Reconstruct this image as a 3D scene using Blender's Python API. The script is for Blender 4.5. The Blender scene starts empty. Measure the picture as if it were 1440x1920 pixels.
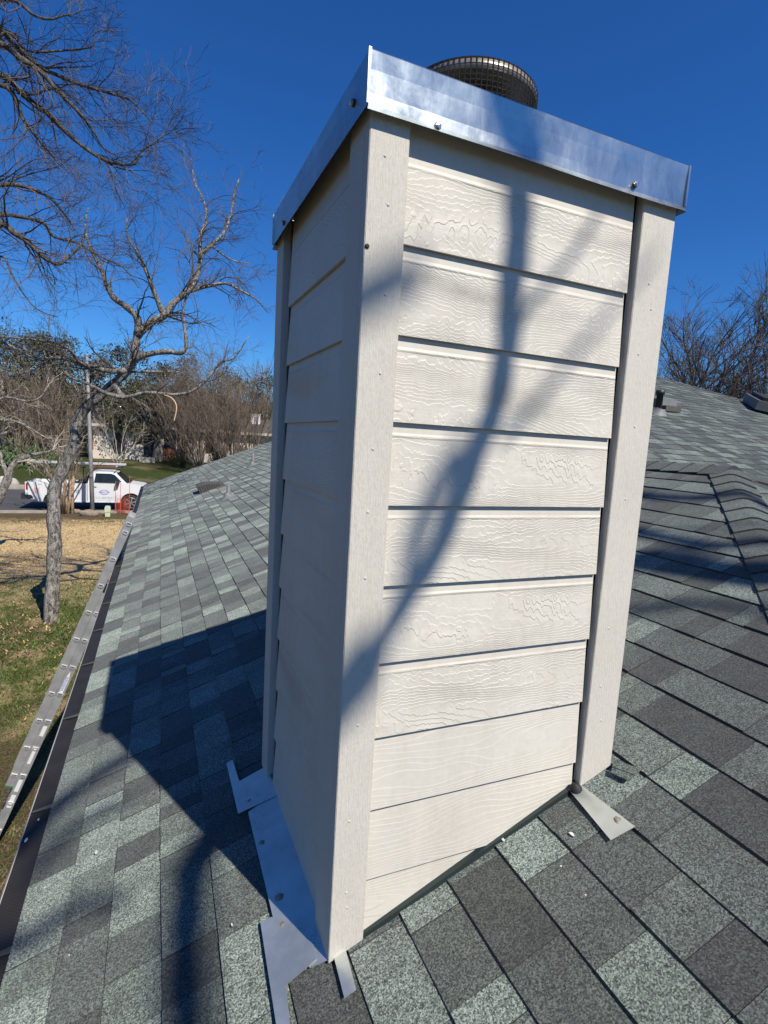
import bpy, math, random
import numpy as np
from mathutils import Vector, Matrix, noise as mnoise

SC = bpy.context.scene
COL = SC.collection
# ------------------------------------------------------------------ camera
CR = np.array([[0.91762707, -0.39330197, 0.05721985],
               [0.00229590, -0.13872211, -0.99032888],
               [0.39743588, 0.90888378, -0.12639219]])      # rows: right, down, forward
CP = np.array([-0.3841, -1.0510, -0.4063]); CF = 1010.73      # focal length in pixels of the 1440 x 1920 photo
cam = bpy.data.objects.new('camera', bpy.data.cameras.new('camera'))
COL.objects.link(cam)
cam.matrix_world = Matrix(((CR[0][0], -CR[1][0], -CR[2][0], CP[0]), (CR[0][1], -CR[1][1], -CR[2][1], CP[1]),
                           (CR[0][2], -CR[1][2], -CR[2][2], CP[2]), (0, 0, 0, 1)))
cam.data.sensor_fit = 'VERTICAL'; cam.data.sensor_height = 36; cam.data.lens = 36 * CF / 1920
cam.data.clip_start = 0.02; cam.data.clip_end = 3000
SC.camera = cam
# ------------------------------------------------------------------ sky and sun
SUN = np.array([0.208, -0.618, 0.758]); SUN /= np.linalg.norm(SUN)
world = bpy.data.worlds.new('World'); SC.world = world; world.use_nodes = True
wt = world.node_tree; wt.nodes.clear()
sky = wt.nodes.new('ShaderNodeTexSky'); sky.sky_type = 'NISHITA'; sky.sun_disc = False
sky.sun_elevation = math.asin(SUN[2]); sky.sun_rotation = math.atan2(SUN[0], SUN[1])
sky.air_density = 1.0; sky.dust_density = 0.25; sky.ozone_density = 2.5; sky.altitude = 200
hsv = wt.nodes.new('ShaderNodeHueSaturation'); hsv.inputs['Saturation'].default_value = 1.22; hsv.inputs['Value'].default_value = 1.0
bg = wt.nodes.new('ShaderNodeBackground'); bg.inputs['Strength'].default_value = 0.060
wo = wt.nodes.new('ShaderNodeOutputWorld')
tint = wt.nodes.new('ShaderNodeMix'); tint.data_type = 'RGBA'; tint.blend_type = 'MULTIPLY'; tint.inputs[0].default_value = 1; tint.inputs[7].default_value = (.47, .95, 1.50, 1)   # a deep dry winter blue
wt.links.new(sky.outputs[0], hsv.inputs['Color']); wt.links.new(hsv.outputs[0], tint.inputs[6]); wt.links.new(tint.outputs[2], bg.inputs['Color']); wt.links.new(bg.outputs[0], wo.inputs['Surface'])
sun = bpy.data.objects.new('sun', bpy.data.lights.new('sun', 'SUN')); COL.objects.link(sun)
sun.data.energy = 5.0; sun.data.angle = math.radians(0.53); sun.data.color = (1.0, 0.93, 0.81)
sun.rotation_euler = Vector(SUN).to_track_quat('Z', 'Y').to_euler()
SC.view_settings.view_transform = 'Standard'; SC.view_settings.look = 'None'
SC.view_settings.exposure = 0.42; SC.view_settings.gamma = 1.0
SC.cycles.max_bounces = 6; SC.cycles.diffuse_bounces = 3; SC.cycles.glossy_bounces = 3
try: SC.cycles.use_denoising = True
except Exception: pass

# ------------------------------------------------------------------ helpers
def ray(u, v): return CR.T @ np.array([(u - 720) / CF, (v - 960) / CF, 1.0])
def at(u, v, depth): return CP + ray(u, v) * depth
def on_plane(u, v, n, k):
    d = ray(u, v); n = np.array(n, float); return CP + d * ((k - n @ CP) / (n @ d))
S = 0.403; Z0 = -1.630; G = -4.6
YAW = .0145                                                     # the eave runs a touch askew to the chimney
def rz(x, y=.3): return Z0 + S * (x - YAW * y)
def on_roof(u, v): return on_plane(u, v, (-S, S * YAW, 1), Z0)
RN = np.array([-S, S * YAW, 1.0]); RN /= np.linalg.norm(RN)

class MB:
    def __init__(s): s.v = []; s.f = []; s.m = []; s.c = []; s.u = []
    def face(s, pts, mi=0, col=(1, 1, 1), uv=None):
        b = len(s.v); s.v.extend([tuple(map(float, p)) for p in pts]); s.f.append(tuple(range(b, b + len(pts))))
        s.m.append(mi); s.c.append(col); s.u.append(uv)
    def faces(s, verts, faces, mi=0, col=(1, 1, 1)):
        b = len(s.v); s.v.extend([tuple(map(float, p)) for p in verts])
        for f in faces:
            s.f.append(tuple(b + i for i in f)); s.m.append(mi); s.c.append(col); s.u.append(None)
    def box(s, lo, hi, mi=0, ax=None, org=(0, 0, 0), col=(1, 1, 1)):
        P = []
        for k in range(8):
            q = np.array([hi[0] if k & 1 else lo[0], hi[1] if k & 2 else lo[1], hi[2] if k & 4 else lo[2]], float)
            if ax is not None: q = ax[0] * q[0] + ax[1] * q[1] + ax[2] * q[2]
            P.append(q + np.array(org, float))
        s.faces(P, [(0, 2, 3, 1), (4, 5, 7, 6), (0, 1, 5, 4), (2, 6, 7, 3), (0, 4, 6, 2), (1, 3, 7, 5)], mi, col)
    def prism(s, poly, ext, mi=0, col=(1, 1, 1)):
        n = len(poly); A = [np.array(p, float) for p in poly]; E = np.array(ext, float)
        s.faces(A + [p + E for p in A], [tuple(range(n))[::-1], tuple(range(n, 2 * n))] + [(i, (i + 1) % n, n + (i + 1) % n, n + i) for i in range(n)], mi, col)
    def tube(s, pts, rad, sides=6, mi=0, cap=True):
        pts = np.asarray(pts, float); n = len(pts)
        if np.isscalar(rad): rad = [rad] * n
        T = np.gradient(pts, axis=0); T /= (np.linalg.norm(T, axis=1, keepdims=True) + 1e-12)
        up = np.array([0, 0, 1.0]) if abs(T[0][2]) < 0.9 else np.array([1.0, 0, 0])
        N = np.cross(T[0], up); N /= np.linalg.norm(N)
        a = np.arange(sides) * 2 * math.pi / sides; ca, sa = np.cos(a)[:, None], np.sin(a)[:, None]
        V = []
        for i in range(n):
            N = N - T[i] * (N @ T[i]); N /= (np.linalg.norm(N) + 1e-12); Bn = np.cross(T[i], N)
            V.append(pts[i] + rad[i] * (ca * N + sa * Bn))
        V = np.concatenate(V); F = []
        for i in range(n - 1):
            for k in range(sides):
                k2 = (k + 1) % sides
                F.append((i * sides + k, i * sides + k2, (i + 1) * sides + k2, (i + 1) * sides + k))
        if cap: F += [tuple(range(sides))[::-1], tuple(range((n - 1) * sides, n * sides))]
        s.faces(V.tolist(), F, mi)
    def lathe(s, prof, cen, seg=24, axis=(0, 0, 1), mi=0):
        ax = np.array(axis, float); ax /= np.linalg.norm(ax)
        u = np.cross(ax, [0, 0, 1.0] if abs(ax[2]) < .9 else [1.0, 0, 0]); u /= np.linalg.norm(u); w = np.cross(ax, u)
        V = []; F = []
        for (r, h) in prof:
            for k in range(seg):
                t = 2 * math.pi * k / seg; V.append(np.array(cen) + ax * h + (u * math.cos(t) + w * math.sin(t)) * r)
        for i in range(len(prof) - 1):
            for k in range(seg):
                k2 = (k + 1) % seg; F.append((i * seg + k, i * seg + k2, (i + 1) * seg + k2, (i + 1) * seg + k))
        s.faces(V, F, mi)

def org(o):
    p = Vector((0, 0, 0))
    while o is not None: p += o.location; o = o.parent
    return np.array(p)
def obj(name, mb, mats, parent=None, smooth=False, label=None, colattr=False):
    if not isinstance(mats, (list, tuple)): mats = [mats]
    me = bpy.data.meshes.new(name); o0 = org(parent) if parent is not None else np.zeros(3)
    V = np.array(mb.v)
    if parent is not None and parent.name in ('house', 'gutter'): V = V + np.stack([V[:, 1] * YAW, -V[:, 0] * YAW, V[:, 2] * 0], 1)
    V = V - o0
    me.from_pydata(V.tolist(), [], mb.f)
    for m in mats: me.materials.append(m)
    me.polygons.foreach_set('material_index', mb.m)
    if smooth: me.polygons.foreach_set('use_smooth', [True] * len(mb.f))
    if colattr:
        ca = me.color_attributes.new('tone', 'FLOAT_COLOR', 'CORNER'); arr = []
        for f, c in zip(mb.f, mb.c): arr.extend([c[0], c[1], c[2], 1.0] * len(f))
        ca.data.foreach_set('color', arr)
    if any(u is not None for u in mb.u):
        ul = me.uv_layers.new(name='UVMap'); arr = []
        for f, u in zip(mb.f, mb.u):
            if u is None: arr.extend([0, 0] * len(f))
            else:
                for q in u: arr.extend(q)
        ul.data.foreach_set('uv', arr)
    me.update()
    o = bpy.data.objects.new(name, me); COL.objects.link(o)
    if parent is not None: o.parent = parent
    if label: o['label'] = label
    return o
def tag(o, label=None, cat=None, group=None, kind=None):
    if label: o['label'] = label
    if cat: o['category'] = cat
    if group: o['group'] = group
    if kind: o['kind'] = kind
    return o
def thing(name, label, cat, loc=(0, 0, 0), group=None):
    o = bpy.data.objects.new(name, None); COL.objects.link(o); o.location = tuple(map(float, loc)); o.empty_display_size = .2
    return tag(o, label, cat, group)
def copy_tree(o, parent=None):
    c = o.copy(); COL.objects.link(c)
    if parent is not None: c.parent = parent
    for ch in list(o.children): copy_tree(ch, c)
    return c

# ------------------------------------------------------------------ materials
class NT:
    def __init__(s, name):
        s.mat = bpy.data.materials.new(name); s.mat.use_nodes = True; s.t = s.mat.node_tree
        s.b = s.t.nodes['Principled BSDF']; s.out = s.t.nodes['Material Output']
    def n(s, typ, **kw):
        x = s.t.nodes.new(typ)
        for k, v in kw.items(): setattr(x, k, v)
        return x
    def l(s, a, b): s.t.links.new(a, b)
    def coord(s, kind='Object', scale=(1, 1, 1), loc=(0, 0, 0)):
        tc = s.n('ShaderNodeTexCoord'); mp = s.n('ShaderNodeMapping'); mp.inputs['Scale'].default_value = scale; mp.inputs['Location'].default_value = loc
        s.l(tc.outputs[kind], mp.inputs['Vector']); return mp.outputs[0]
    def noise(s, vec, scale, detail=3, rough=.55, dist=0):
        x = s.n('ShaderNodeTexNoise'); x.inputs['Scale'].default_value = scale; x.inputs['Detail'].default_value = detail
        x.inputs['Roughness'].default_value = rough; x.inputs['Distortion'].default_value = dist; s.l(vec, x.inputs['Vector']); return x
    def ramp(s, fac, stops, interp='LINEAR'):
        r = s.n('ShaderNodeValToRGB'); r.color_ramp.interpolation = interp; e = r.color_ramp.elements
        while len(e) < len(stops): e.new(0.5)
        for i, (p, c) in enumerate(stops): e[i].position = p; e[i].color = (c[0], c[1], c[2], 1) if hasattr(c, '__len__') else (c, c, c, 1)
        s.l(fac, r.inputs[0]); return r.outputs[0]
    def math(s, op, a, b=None, c=None):
        m = s.n('ShaderNodeMath', operation=op)
        for i, x in enumerate((a, b, c)):
            if x is None: continue
            if hasattr(x, 'is_linked'): s.l(x, m.inputs[i])
            else: m.inputs[i].default_value = x
        return m.outputs[0]
    def mix(s, f, a, b, mode='MIX'):
        m = s.n('ShaderNodeMix', data_type='RGBA', blend_type=mode)
        for i, x in ((0, f), (6, a), (7, b)):
            if hasattr(x, 'is_linked'): s.l(x, m.inputs[i])
            elif hasattr(x, '__len__'): m.inputs[i].default_value = (x[0], x[1], x[2], 1)
            else: m.inputs[i].default_value = x
        return m.outputs[2]
    def bump(s, h, strength=.5, dist=.01, nrm=None):
        b = s.n('ShaderNodeBump'); b.inputs['Strength'].default_value = strength; b.inputs['Distance'].default_value = dist
        s.l(h, b.inputs['Height'])
        if nrm is not None: s.l(nrm, b.inputs['Normal'])
        s.l(b.outputs[0], s.b.inputs['Normal']); return b.outputs[0]
    def set(s, **kw):
        for k, v in kw.items():
            i = s.b.inputs[k]
            if hasattr(v, 'is_linked'): s.l(v, i)
            elif hasattr(v, '__len__'): i.default_value = (v[0], v[1], v[2], 1)
            else: i.default_value = v
        return s
def plain(name, col, rough=.6, metal=0, var=.12, scale=8):
    m = NT(name); c = m.coord(); n = m.noise(c, scale, 4)
    col2 = tuple(x * (1 - var) for x in col); col3 = tuple(min(1, x * (1 + var)) for x in col)
    m.set(**{'Base Color': m.ramp(n.outputs[0], [(.3, col2), (.7, col3)]), 'Roughness': rough, 'Metallic': metal}); return m.mat

def mat_shingle():
    m = NT('asphalt_shingle'); c = m.coord()
    at_ = m.n('ShaderNodeAttribute'); at_.attribute_name = 'tone'
    v = m.n('ShaderNodeTexVoronoi'); v.inputs['Scale'].default_value = 350; m.l(c, v.inputs['Vector'])
    sep = m.n('ShaderNodeSeparateColor'); m.l(v.outputs['Color'], sep.inputs[0])
    n2 = m.noise(c, 175, 3, .75); n3 = m.noise(c, 9, 5, .65)
    g = m.math('ADD', m.math('MULTIPLY', sep.outputs[0], .62), m.math('MULTIPLY', n2.outputs[0], .62))
    sp = m.ramp(g, [(.30, (.14, .148, .15)), (.50, (.70, .715, .715)), (.68, (1.25, 1.25, 1.22)), (.92, (2.5, 2.5, 2.4))])
    big = m.ramp(n3.outputs[0], [(.3, .76), (.7, 1.2)])
    col = m.mix(1, m.mix(1, at_.outputs['Color'], sp, 'MULTIPLY'), big, 'MULTIPLY')
    v2 = m.n('ShaderNodeTexVoronoi'); v2.inputs['Scale'].default_value = 9; m.l(c, v2.inputs['Vector']); s2 = m.n('ShaderNodeSeparateColor'); m.l(v2.outputs['Color'], s2.inputs[0])
    fl = m.math('MULTIPLY', m.math('LESS_THAN', v2.outputs['Distance'], .024), m.math('GREATER_THAN', s2.outputs[0], .62))
    col = m.mix(fl, col, (.5, .49, .46))                          # pale grit and seed specks
    m.set(**{'Base Color': col, 'Roughness': .86, 'Specular IOR Level': .35, 'Diffuse Roughness': 1.0, 'Sheen Weight': .10, 'Sheen Roughness': .7}); m.bump(g, .55, .004); return m.mat
def mat_siding(name, fine, scalev):
    m = NT(name); tc = m.n('ShaderNodeTexCoord'); oi = m.n('ShaderNodeObjectInfo')
    sep = m.n('ShaderNodeSeparateXYZ'); m.l(tc.outputs['UV'], sep.inputs[0]); u, v = sep.outputs[0], sep.outputs[1]
    offs = m.math('MULTIPLY', m.math('FLOOR', m.math('MULTIPLY', oi.outputs['Random'], 9)), 7.3)
    # slow field whose contour lines are the cedar grain
    def field(su, sv, sc, det):
        cb = m.n('ShaderNodeCombineXYZ'); m.l(m.math('MULTIPLY', u, su), cb.inputs[0]); m.l(m.math('MULTIPLY', v, sv), cb.inputs[1]); m.l(offs, cb.inputs[2])
        return m.noise(cb.outputs[0], sc, det, .5)
    f1 = field(1.7, 6.0, 1.0, 1.5)
    kink = field(46, 3, 1.0, 1.0)
    blk = field(85, 60, 1.0, 1.0)
    env = field(3, 9, 1.3, 0)
    envr = m.ramp(env.outputs[0], [(.38, .12), (.62, 1)])
    hgt = m.math('ADD', f1.outputs[0], m.math('MULTIPLY', m.math('SUBTRACT', kink.outputs[0], .5), m.math('MULTIPLY', envr, .085 if not fine else .012)))
    hgt = m.math('ADD', hgt, m.math('MULTIPLY', m.math('SUBTRACT', blk.outputs[0], .5), (.022 if not fine else .005)))
    hgt = m.math('ADD', hgt, m.math('MULTIPLY', v, -2.0 if not fine else -3.4))
    k = m.math('FRACT', m.math('MULTIPLY', hgt, scalev))
    saw = m.ramp(k, [(0.0, 0.0), (.14, 1.0), (.5, .45), (1.0, 0.0)])
    grain = field(9, 300, 1.0, 2)
    h = m.math('ADD', m.math('MULTIPLY', saw, .8 if not fine else .5), m.math('MULTIPLY', grain.outputs[0], .3))
    if not fine:
        mask = m.ramp(v, [(.149 / .2, 1), (.152 / .2, 0)])
        vv = m.math('MINIMUM', m.math('MULTIPLY', v, 5.0), 1.0); m.t.links.remove(mask.node.inputs[0].links[0]); m.l(vv, mask.node.inputs[0])
        edge = m.ramp(vv, [(.147 / .2, 0), (.152 / .2, 2.0), (.158 / .2, 0.0)])
        h = m.math('ADD', m.math('MULTIPLY', h, mask), edge)
    fade = field(4, 14, 1.0, 2)
    h = m.math('MULTIPLY', h, m.ramp(fade.outputs[0], [(.33, .35), (.62, 1.0)]))
    b = m.bump(h, .8, .0017 if not fine else .0012)
    n = m.noise(m.coord(), 3, 4); n2 = m.noise(m.coord(scale=(1, 1, 1)), 60, 3)
    base = m.ramp(n.outputs[0], [(.3, (.512, .485, .427)), (.7, (.562, .532, .47))])
    base = m.mix(.10, base, m.ramp(n2.outputs[0], [(.35, (.30, .28, .25)), (.6, (.52, .50, .47))]))
    st = m.noise(m.coord(scale=(1, 1, .16)), 22, 4, .65); st2 = m.noise(m.coord(), 2.2, 4, .6)
    base = m.mix(1, base, m.ramp(m.math('ADD', m.math('MULTIPLY', st.outputs[0], .5), m.math('MULTIPLY', st2.outputs[0], .5)), [(.36, (.93, .925, .91)), (.52, (1, 1, 1)), (.7, (1.02, 1.02, 1.01))]), 'MULTIPLY')
    m.set(**{'Base Color': base, 'Roughness': .55, 'Specular IOR Level': .35}); return m.mat
def mat_trim():
    m = NT('painted_trim'); c = m.coord(scale=(1, 1, .03)); n = m.noise(c, 520, 3, .65); n2 = m.noise(m.coord(scale=(1, 1, .35)), 260, 4, .7)
    n3 = m.noise(m.coord(), 3, 4)
    h = m.math('ADD', m.math('MULTIPLY', n.outputs[0], 1.0), m.math('MULTIPLY', n2.outputs[0], .6)); m.bump(h, .8, .0022)
    base = m.ramp(n3.outputs[0], [(.3, (.512, .485, .427)), (.7, (.562, .53, .47))])
    base = m.mix(.16, base, m.ramp(n2.outputs[0], [(.36, (.27, .245, .21)), (.55, (.57, .54, .49))]))
    m.set(**{'Base Color': base, 'Roughness': .6, 'Specular IOR Level': .3}); return m.mat
def mat_galv(name, base=(.43, .475, .485), rough=.27):
    m = NT(name); c = m.coord(); n = m.noise(c, 7, 4, .55, .4); n2 = m.noise(m.coord(scale=(1, 1, .4)), 26, 4, .7, .5)
    v = m.n('ShaderNodeTexVoronoi'); v.inputs['Scale'].default_value = 70; m.l(c, v.inputs['Vector'])
    f = m.math('ADD', m.math('MULTIPLY', n.outputs[0], .6), m.math('MULTIPLY', n2.outputs[0], .4))
    col = m.ramp(f, [(.36, tuple(x * .88 for x in base)), (.5, base), (.66, tuple(min(1, x * 1.13) for x in base))])
    r = m.ramp(f, [(.36, rough - .04), (.66, rough + .10)])
    m.set(**{'Base Color': col, 'Metallic': .92, 'Roughness': r}); m.bump(m.math('ADD', n.outputs[0], m.math('MULTIPLY', v.outputs[0], .08)), .14, .006); return m.mat
def mat_bark(name, dark=(.05, .042, .036), light=(.41, .385, .35), sc=16, lo=.44, hi=.565):
    m = NT(name); c = m.coord(scale=(1, 1, .45)); n = m.noise(c, sc, 6, .7, .6); n2 = m.noise(m.coord(), sc * 3.2, 4, .7)
    f = m.math('ADD', m.math('MULTIPLY', n.outputs[0], .6), m.math('MULTIPLY', n2.outputs[0], .4))
    m.set(**{'Base Color': m.ramp(f, [(lo, dark), (hi, light)]), 'Roughness': .9}); m.bump(f, 1.0, .09); return m.mat
def mat_leaf(name, a, b):
    m = NT(name); oi = m.n('ShaderNodeTexCoord'); g = m.n('ShaderNodeNewGeometry')
    n = m.noise(m.coord(), .55, 3)
    col = m.mix(m.math('MULTIPLY', m.math('ADD', n.outputs[0], g.outputs['Random Per Island']), .5), a, b)
    m.set(**{'Base Color': col, 'Roughness': .65}); return m.mat
M = {}
M['shingle'] = mat_shingle()
M['siding'] = mat_siding('cedar_grain_siding', False, 40)
M['siding_fine'] = mat_siding('fine_grain_siding', True, 24)
M['trim'] = mat_trim()
M['galv'] = mat_galv('galvanized_steel')
M['flash'] = mat_galv('flashing_steel', (.60, .63, .60), .30); M['flash'].node_tree.nodes['Principled BSDF'].inputs['Metallic'].default_value = .74
M['alu'] = plain('ladder_aluminium', (.31, .315, .32), .38, .35, .22, 7)
M['alu_bright'] = plain('bare_aluminium', (.75, .75, .74), .4, .6)
M['black'] = plain('black_rubber', (.012, .012, .013), .7)
M['dark'] = plain('dark_grey_metal', (.035, .036, .04), .5, .3)
M['screw'] = plain('screw_steel', (.6, .6, .62), .25, 1)
M['sealant'] = plain('sealant', (.22, .2, .16), .5, 0, .5, 90)
M['felt'] = plain('roofing_felt', (.015, .018, .02), .9)
M['pipe'] = plain('vent_pipe_grey', (.13, .135, .14), .6)
M['boot'] = plain('lead_boot', (.15, .16, .16), .6)
M['brownvent'] = plain('brown_vent_metal', (.075, .07, .058), .6)
M['white'] = plain('white_paint', (.58, .58, .58), .4, 0, .03)
M['offwhite'] = plain('gutter_white', (.5, .485, .46), .45, 0, .1)
M['wall'] = plain('house_wall', (.6, .56, .5), .8)
M['cream'] = plain('cream_wall', (.56, .50, .42), .85, 0, .1)
M['bark'] = mat_bark('tree_bark')
M['twig'] = plain('twig_bark', (.095, .076, .063), .85, 0, .4, 5)
M['bark_d'] = mat_bark('dark_tree_bark', (.035, .03, .026), (.22, .195, .17), 20, .43, .6)
M['bark_r'] = mat_bark('myrtle_bark', (.20, .13, .08), (.5, .38, .26))
M['twig_r'] = plain('shrub_twig', (.125, .094, .070), .9, 0, .35, 3)
M['twig_p'] = plain('pale_twig', (.40, .36, .30), .85, 0, .3, 3)
M['twig_d'] = plain('dark_twig', (.075, .065, .058), .9, 0, .3, 3)
M['oak'] = mat_leaf('live_oak_leaf', (.022, .026, .010), (.075, .073, .032))
M['oak2'] = mat_leaf('olive_leaf', (.034, .034, .016), (.11, .095, .052))
M['hedge'] = mat_leaf('hedge_leaf', (.03, .055, .015), (.10, .14, .05))
M['glass'] = plain('dark_glass', (.015, .018, .02), .06, 0, .1)
M['tyre'] = plain('tyre_rubber', (.012, .012, .013), .8)
M['red'] = plain('red_lamp', (.25, .012, .012), .25)
M['chrome'] = plain('rim_alloy', (.6, .6, .62), .3, .9)
M['blue'] = plain('blue_print', (.06, .12, .45), .5)
M['redprint'] = plain('red_print', (.6, .10, .08), .5)
M['grey'] = plain('grey_print', (.25, .27, .3), .5)
M['pole'] = plain('weathered_pole', (.2, .205, .21), .7, 0, .2, 3)
M['ped'] = plain('pale_green_plastic', (.45, .5, .36), .6)
M['orange'] = plain('orange_mesh', (.45, .07, .03), .6)
M['rock'] = mat_bark('rock_stone', (.14, .11, .085), (.34, .28, .22), 5, .35, .7)
M['chip'] = plain('white_chip', (.6, .59, .55), .7)
M['brick'] = plain('red_brick', (.22, .07, .045), .85)
M['farroof'] = plain('far_roof_shingle', (.075, .068, .06), .9, 0, .3, 2)
M['stone'] = plain('pale_stone', (.36, .34, .30), .9, 0, .35, 2)

# ------------------------------------------------------------------ ground, street
def gz(x, y):
    t = min(1, max(0, (y - 41) / 18)); t = t * t * (3 - 2 * t)
    q = min(1, max(0, (11.5 - y) / 5.5)); q = q * q * (3 - 2 * q)
    return G - .62 * q + 1.15 * t + max(0, (y - 75)) * .02
def fnoise(x, y, s, o=0): return mnoise.noise(Vector((x * s + o, y * s, o * 1.7)))
def mat_ground():
    m = NT('lawn_ground'); c = m.coord(); geo = m.n('ShaderNodeNewGeometry'); sp = m.n('ShaderNodeSeparateXYZ'); m.l(geo.outputs['Position'], sp.inputs[0])
    nb = m.noise(c, .35, 4, .6); nm = m.noise(c, 1.6, 5, .65); nf = m.noise(c, 34, 4, .75); nf2 = m.noise(m.coord(scale=(1, .6, 1)), 11, 4, .7)
    dry = m.ramp(nf.outputs[0], [(.3, (.30, .215, .11)), (.5, (.62, .46, .25)), (.68, (.82, .65, .40))])
    green = m.ramp(nf.outputs[0], [(.3, (.028, .040, .011)), (.52, (.08, .10, .026)), (.72, (.17, .19, .06))])
    brown = m.ramp(nf.outputs[0], [(.3, (.04, .027, .018)), (.52, (.11, .07, .047)), (.72, (.23, .17, .12))])
    y = m.math('ADD', sp.outputs[1], m.math('MULTIPLY', m.math('SUBTRACT', nm.outputs[0], .5), 4.5))
    yr = m.math('DIVIDE', y, 100.0)
    kd = m.ramp(yr, [(.132, 0), (.170, 1)])                        # green -> dry away from the house
    kb = m.ramp(yr, [(.068, 1), (.092, 0)])                        # bare soil near the eave
    kf = m.ramp(yr, [(.245, 0), (.268, 1)])                        # soil strip by the kerb
    kl = m.ramp(yr, [(.33, 0), (.345, 1)])                         # lawn over the street
    patch = m.ramp(nm.outputs[0], [(.48, 0), (.60, 1)])
    gd = m.mix(m.math('MULTIPLY', patch, .75), green, m.mix(.45, dry, brown))
    col = m.mix(kd, gd, m.mix(m.math('MULTIPLY', m.ramp(nf2.outputs[0], [(.45, 0), (.62, 1)]), .35), dry, brown))
    col = m.mix(kb, col, m.mix(m.ramp(nf2.outputs[0], [(.4, 0), (.6, .6)]), brown, green))
    col = m.mix(kf, col, m.mix(m.ramp(nm.outputs[0], [(.42, 0), (.6, 1)]), brown, m.mix(.5, green, brown)))
    far = m.mix(m.ramp(nb.outputs[0], [(.5, 0), (.62, 1)]), m.ramp(nf2.outputs[0], [(.3, (.014, .022, .006)), (.6, (.055, .072, .022))]), (.12, .105, .055))  # far lawn dark and dappled: tree shade put into its colour
    col = m.mix(kl, col, far)
    m.set(**{'Base Color': col, 'Roughness': .95, 'Specular IOR Level': .1}); m.bump(m.math('ADD', nf.outputs[0], nf2.outputs[0]), .9, .06); return m.mat
mb = MB()
xs = [-900, -300, -120] + list(np.linspace(-60, 60, 61)) + [120, 300, 900]
ys = [-900, -300, -100] + list(np.linspace(-40, 110, 76)) + [160, 300, 900, 2500]
V = [(x, y, gz(x, y) + (.03 * fnoise(x, y, .4) if y < 28 else 0)) for y in ys for x in xs]; nx = len(xs)
mb.faces(V, [(j * nx + i, j * nx + i + 1, (j + 1) * nx + i + 1, (j + 1) * nx + i) for j in range(len(ys) - 1) for i in range(nx - 1)])
tag(obj('ground', mb, mat_ground(), smooth=True), kind='structure')
def mat_asphalt():
    m = NT('street_asphalt'); n = m.noise(m.coord(), 40, 4, .7); n2 = m.noise(m.coord(), .5, 4)
    m.set(**{'Base Color': m.mix(.5, m.ramp(n.outputs[0], [(.3, (.035, .035, .037)), (.7, (.075, .075, .077))]), m.ramp(n2.outputs[0], [(.3, (.035, .035, .038)), (.7, (.075, .075, .075))])), 'Roughness': .9}); m.bump(n.outputs[0], .4, .01); return m.mat
mb = MB(); mb.box((-300, 28.7, G - .2), (300, 39.0, G + .005)); tag(obj('street', mb, mat_asphalt()), kind='structure')
conc = plain('kerb_concrete', (.29, .25, .21), .9, 0, .2, 3)
mb = MB(); mb.box((-300, 28.4, G - .2), (300, 28.69, G + .10)); tag(obj('kerb', mb, conc), kind='structure')
mb = MB(); mb.box((-300, 39.01, G - .2), (300, 39.3, G + .12)); mb.box((-300, 39.302, G - .2), (300, 41.3, G + .09)); tag(obj('pavement', mb, conc), kind='structure')
# short grass blades over the near lawn
rng = random.Random(5); mb = MB()
gm = {0: 0}
for k in range(52000):
    d = 3.2 + 22 * rng.random() ** 1.5; x = -0.9 - rng.random() * (1.2 + d * .36); y = d + 1.0
    nz = fnoise(x, y, .9, 3) + .4 * fnoise(x, y, 3, 7)
    yy = y + 3 * fnoise(x, y, .5, 9)
    if yy < 8.3: mi = 2 if rng.random() < .75 else 0
    elif yy < 15.2: mi = 0 if nz > -.2 and rng.random() < .9 else (1 if rng.random() < .25 else 2)
    else: mi = 1 if rng.random() < .86 else 2
    h = rng.uniform(.025, .075) * (1.2 if mi == 0 else .8); a = rng.uniform(0, 6.283); w = rng.uniform(.006, .012) * (1 + d * .06)
    lx, ly = rng.uniform(-.06, .06), rng.uniform(-.06, .06)
    z = gz(x, y) - .01
    mb.face([(x - w * math.cos(a), y - w * math.sin(a), z), (x + w * math.cos(a), y + w * math.sin(a), z), (x + lx, y + ly, z + h)], mi)
tag(obj('grass', mb, [plain('green_blade', (.085, .115, .03), .7, 0, .5, 2), plain('dry_blade', (.42, .30, .14), .8, 0, .35, 2), plain('dead_blade', (.12, .085, .05), .8, 0, .4, 2)]),
    'short patchy grass, green near the trunk and straw coloured beyond', 'grass', kind='stuff')

# ------------------------------------------------------------------ house and shingled roof
house = thing('house', 'low house with grey and green architectural shingle roof, dark gutter guard along the eave', 'house', (3, 6, G))
TONES = [(.033, .0385, .0365), (.052, .062, .0585), (.069, .083, .077), (.096, .114, .104), (.120, .144, .131)]
TW = [.27, .26, .22, .15, .10]
def clip_poly(poly, reg):
    out = poly
    for i in range(len(reg)):
        a = reg[i]; b = reg[(i + 1) % len(reg)]; inp = out; out = []
        if not inp: return []
        def side(p): return (b[0] - a[0]) * (p[1] - a[1]) - (b[1] - a[1]) * (p[0] - a[0])
        for j in range(len(inp)):
            p = inp[j]; q = inp[(j + 1) % len(inp)]; sp, sq = side(p), side(q)
            if sp >= 0: out.append(p)
            if (sp >= 0) != (sq >= 0):
                t = sp / (sp - sq); out.append((p[0] + (q[0] - p[0]) * t, p[1] + (q[1] - p[1]) * t))
    return out
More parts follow.
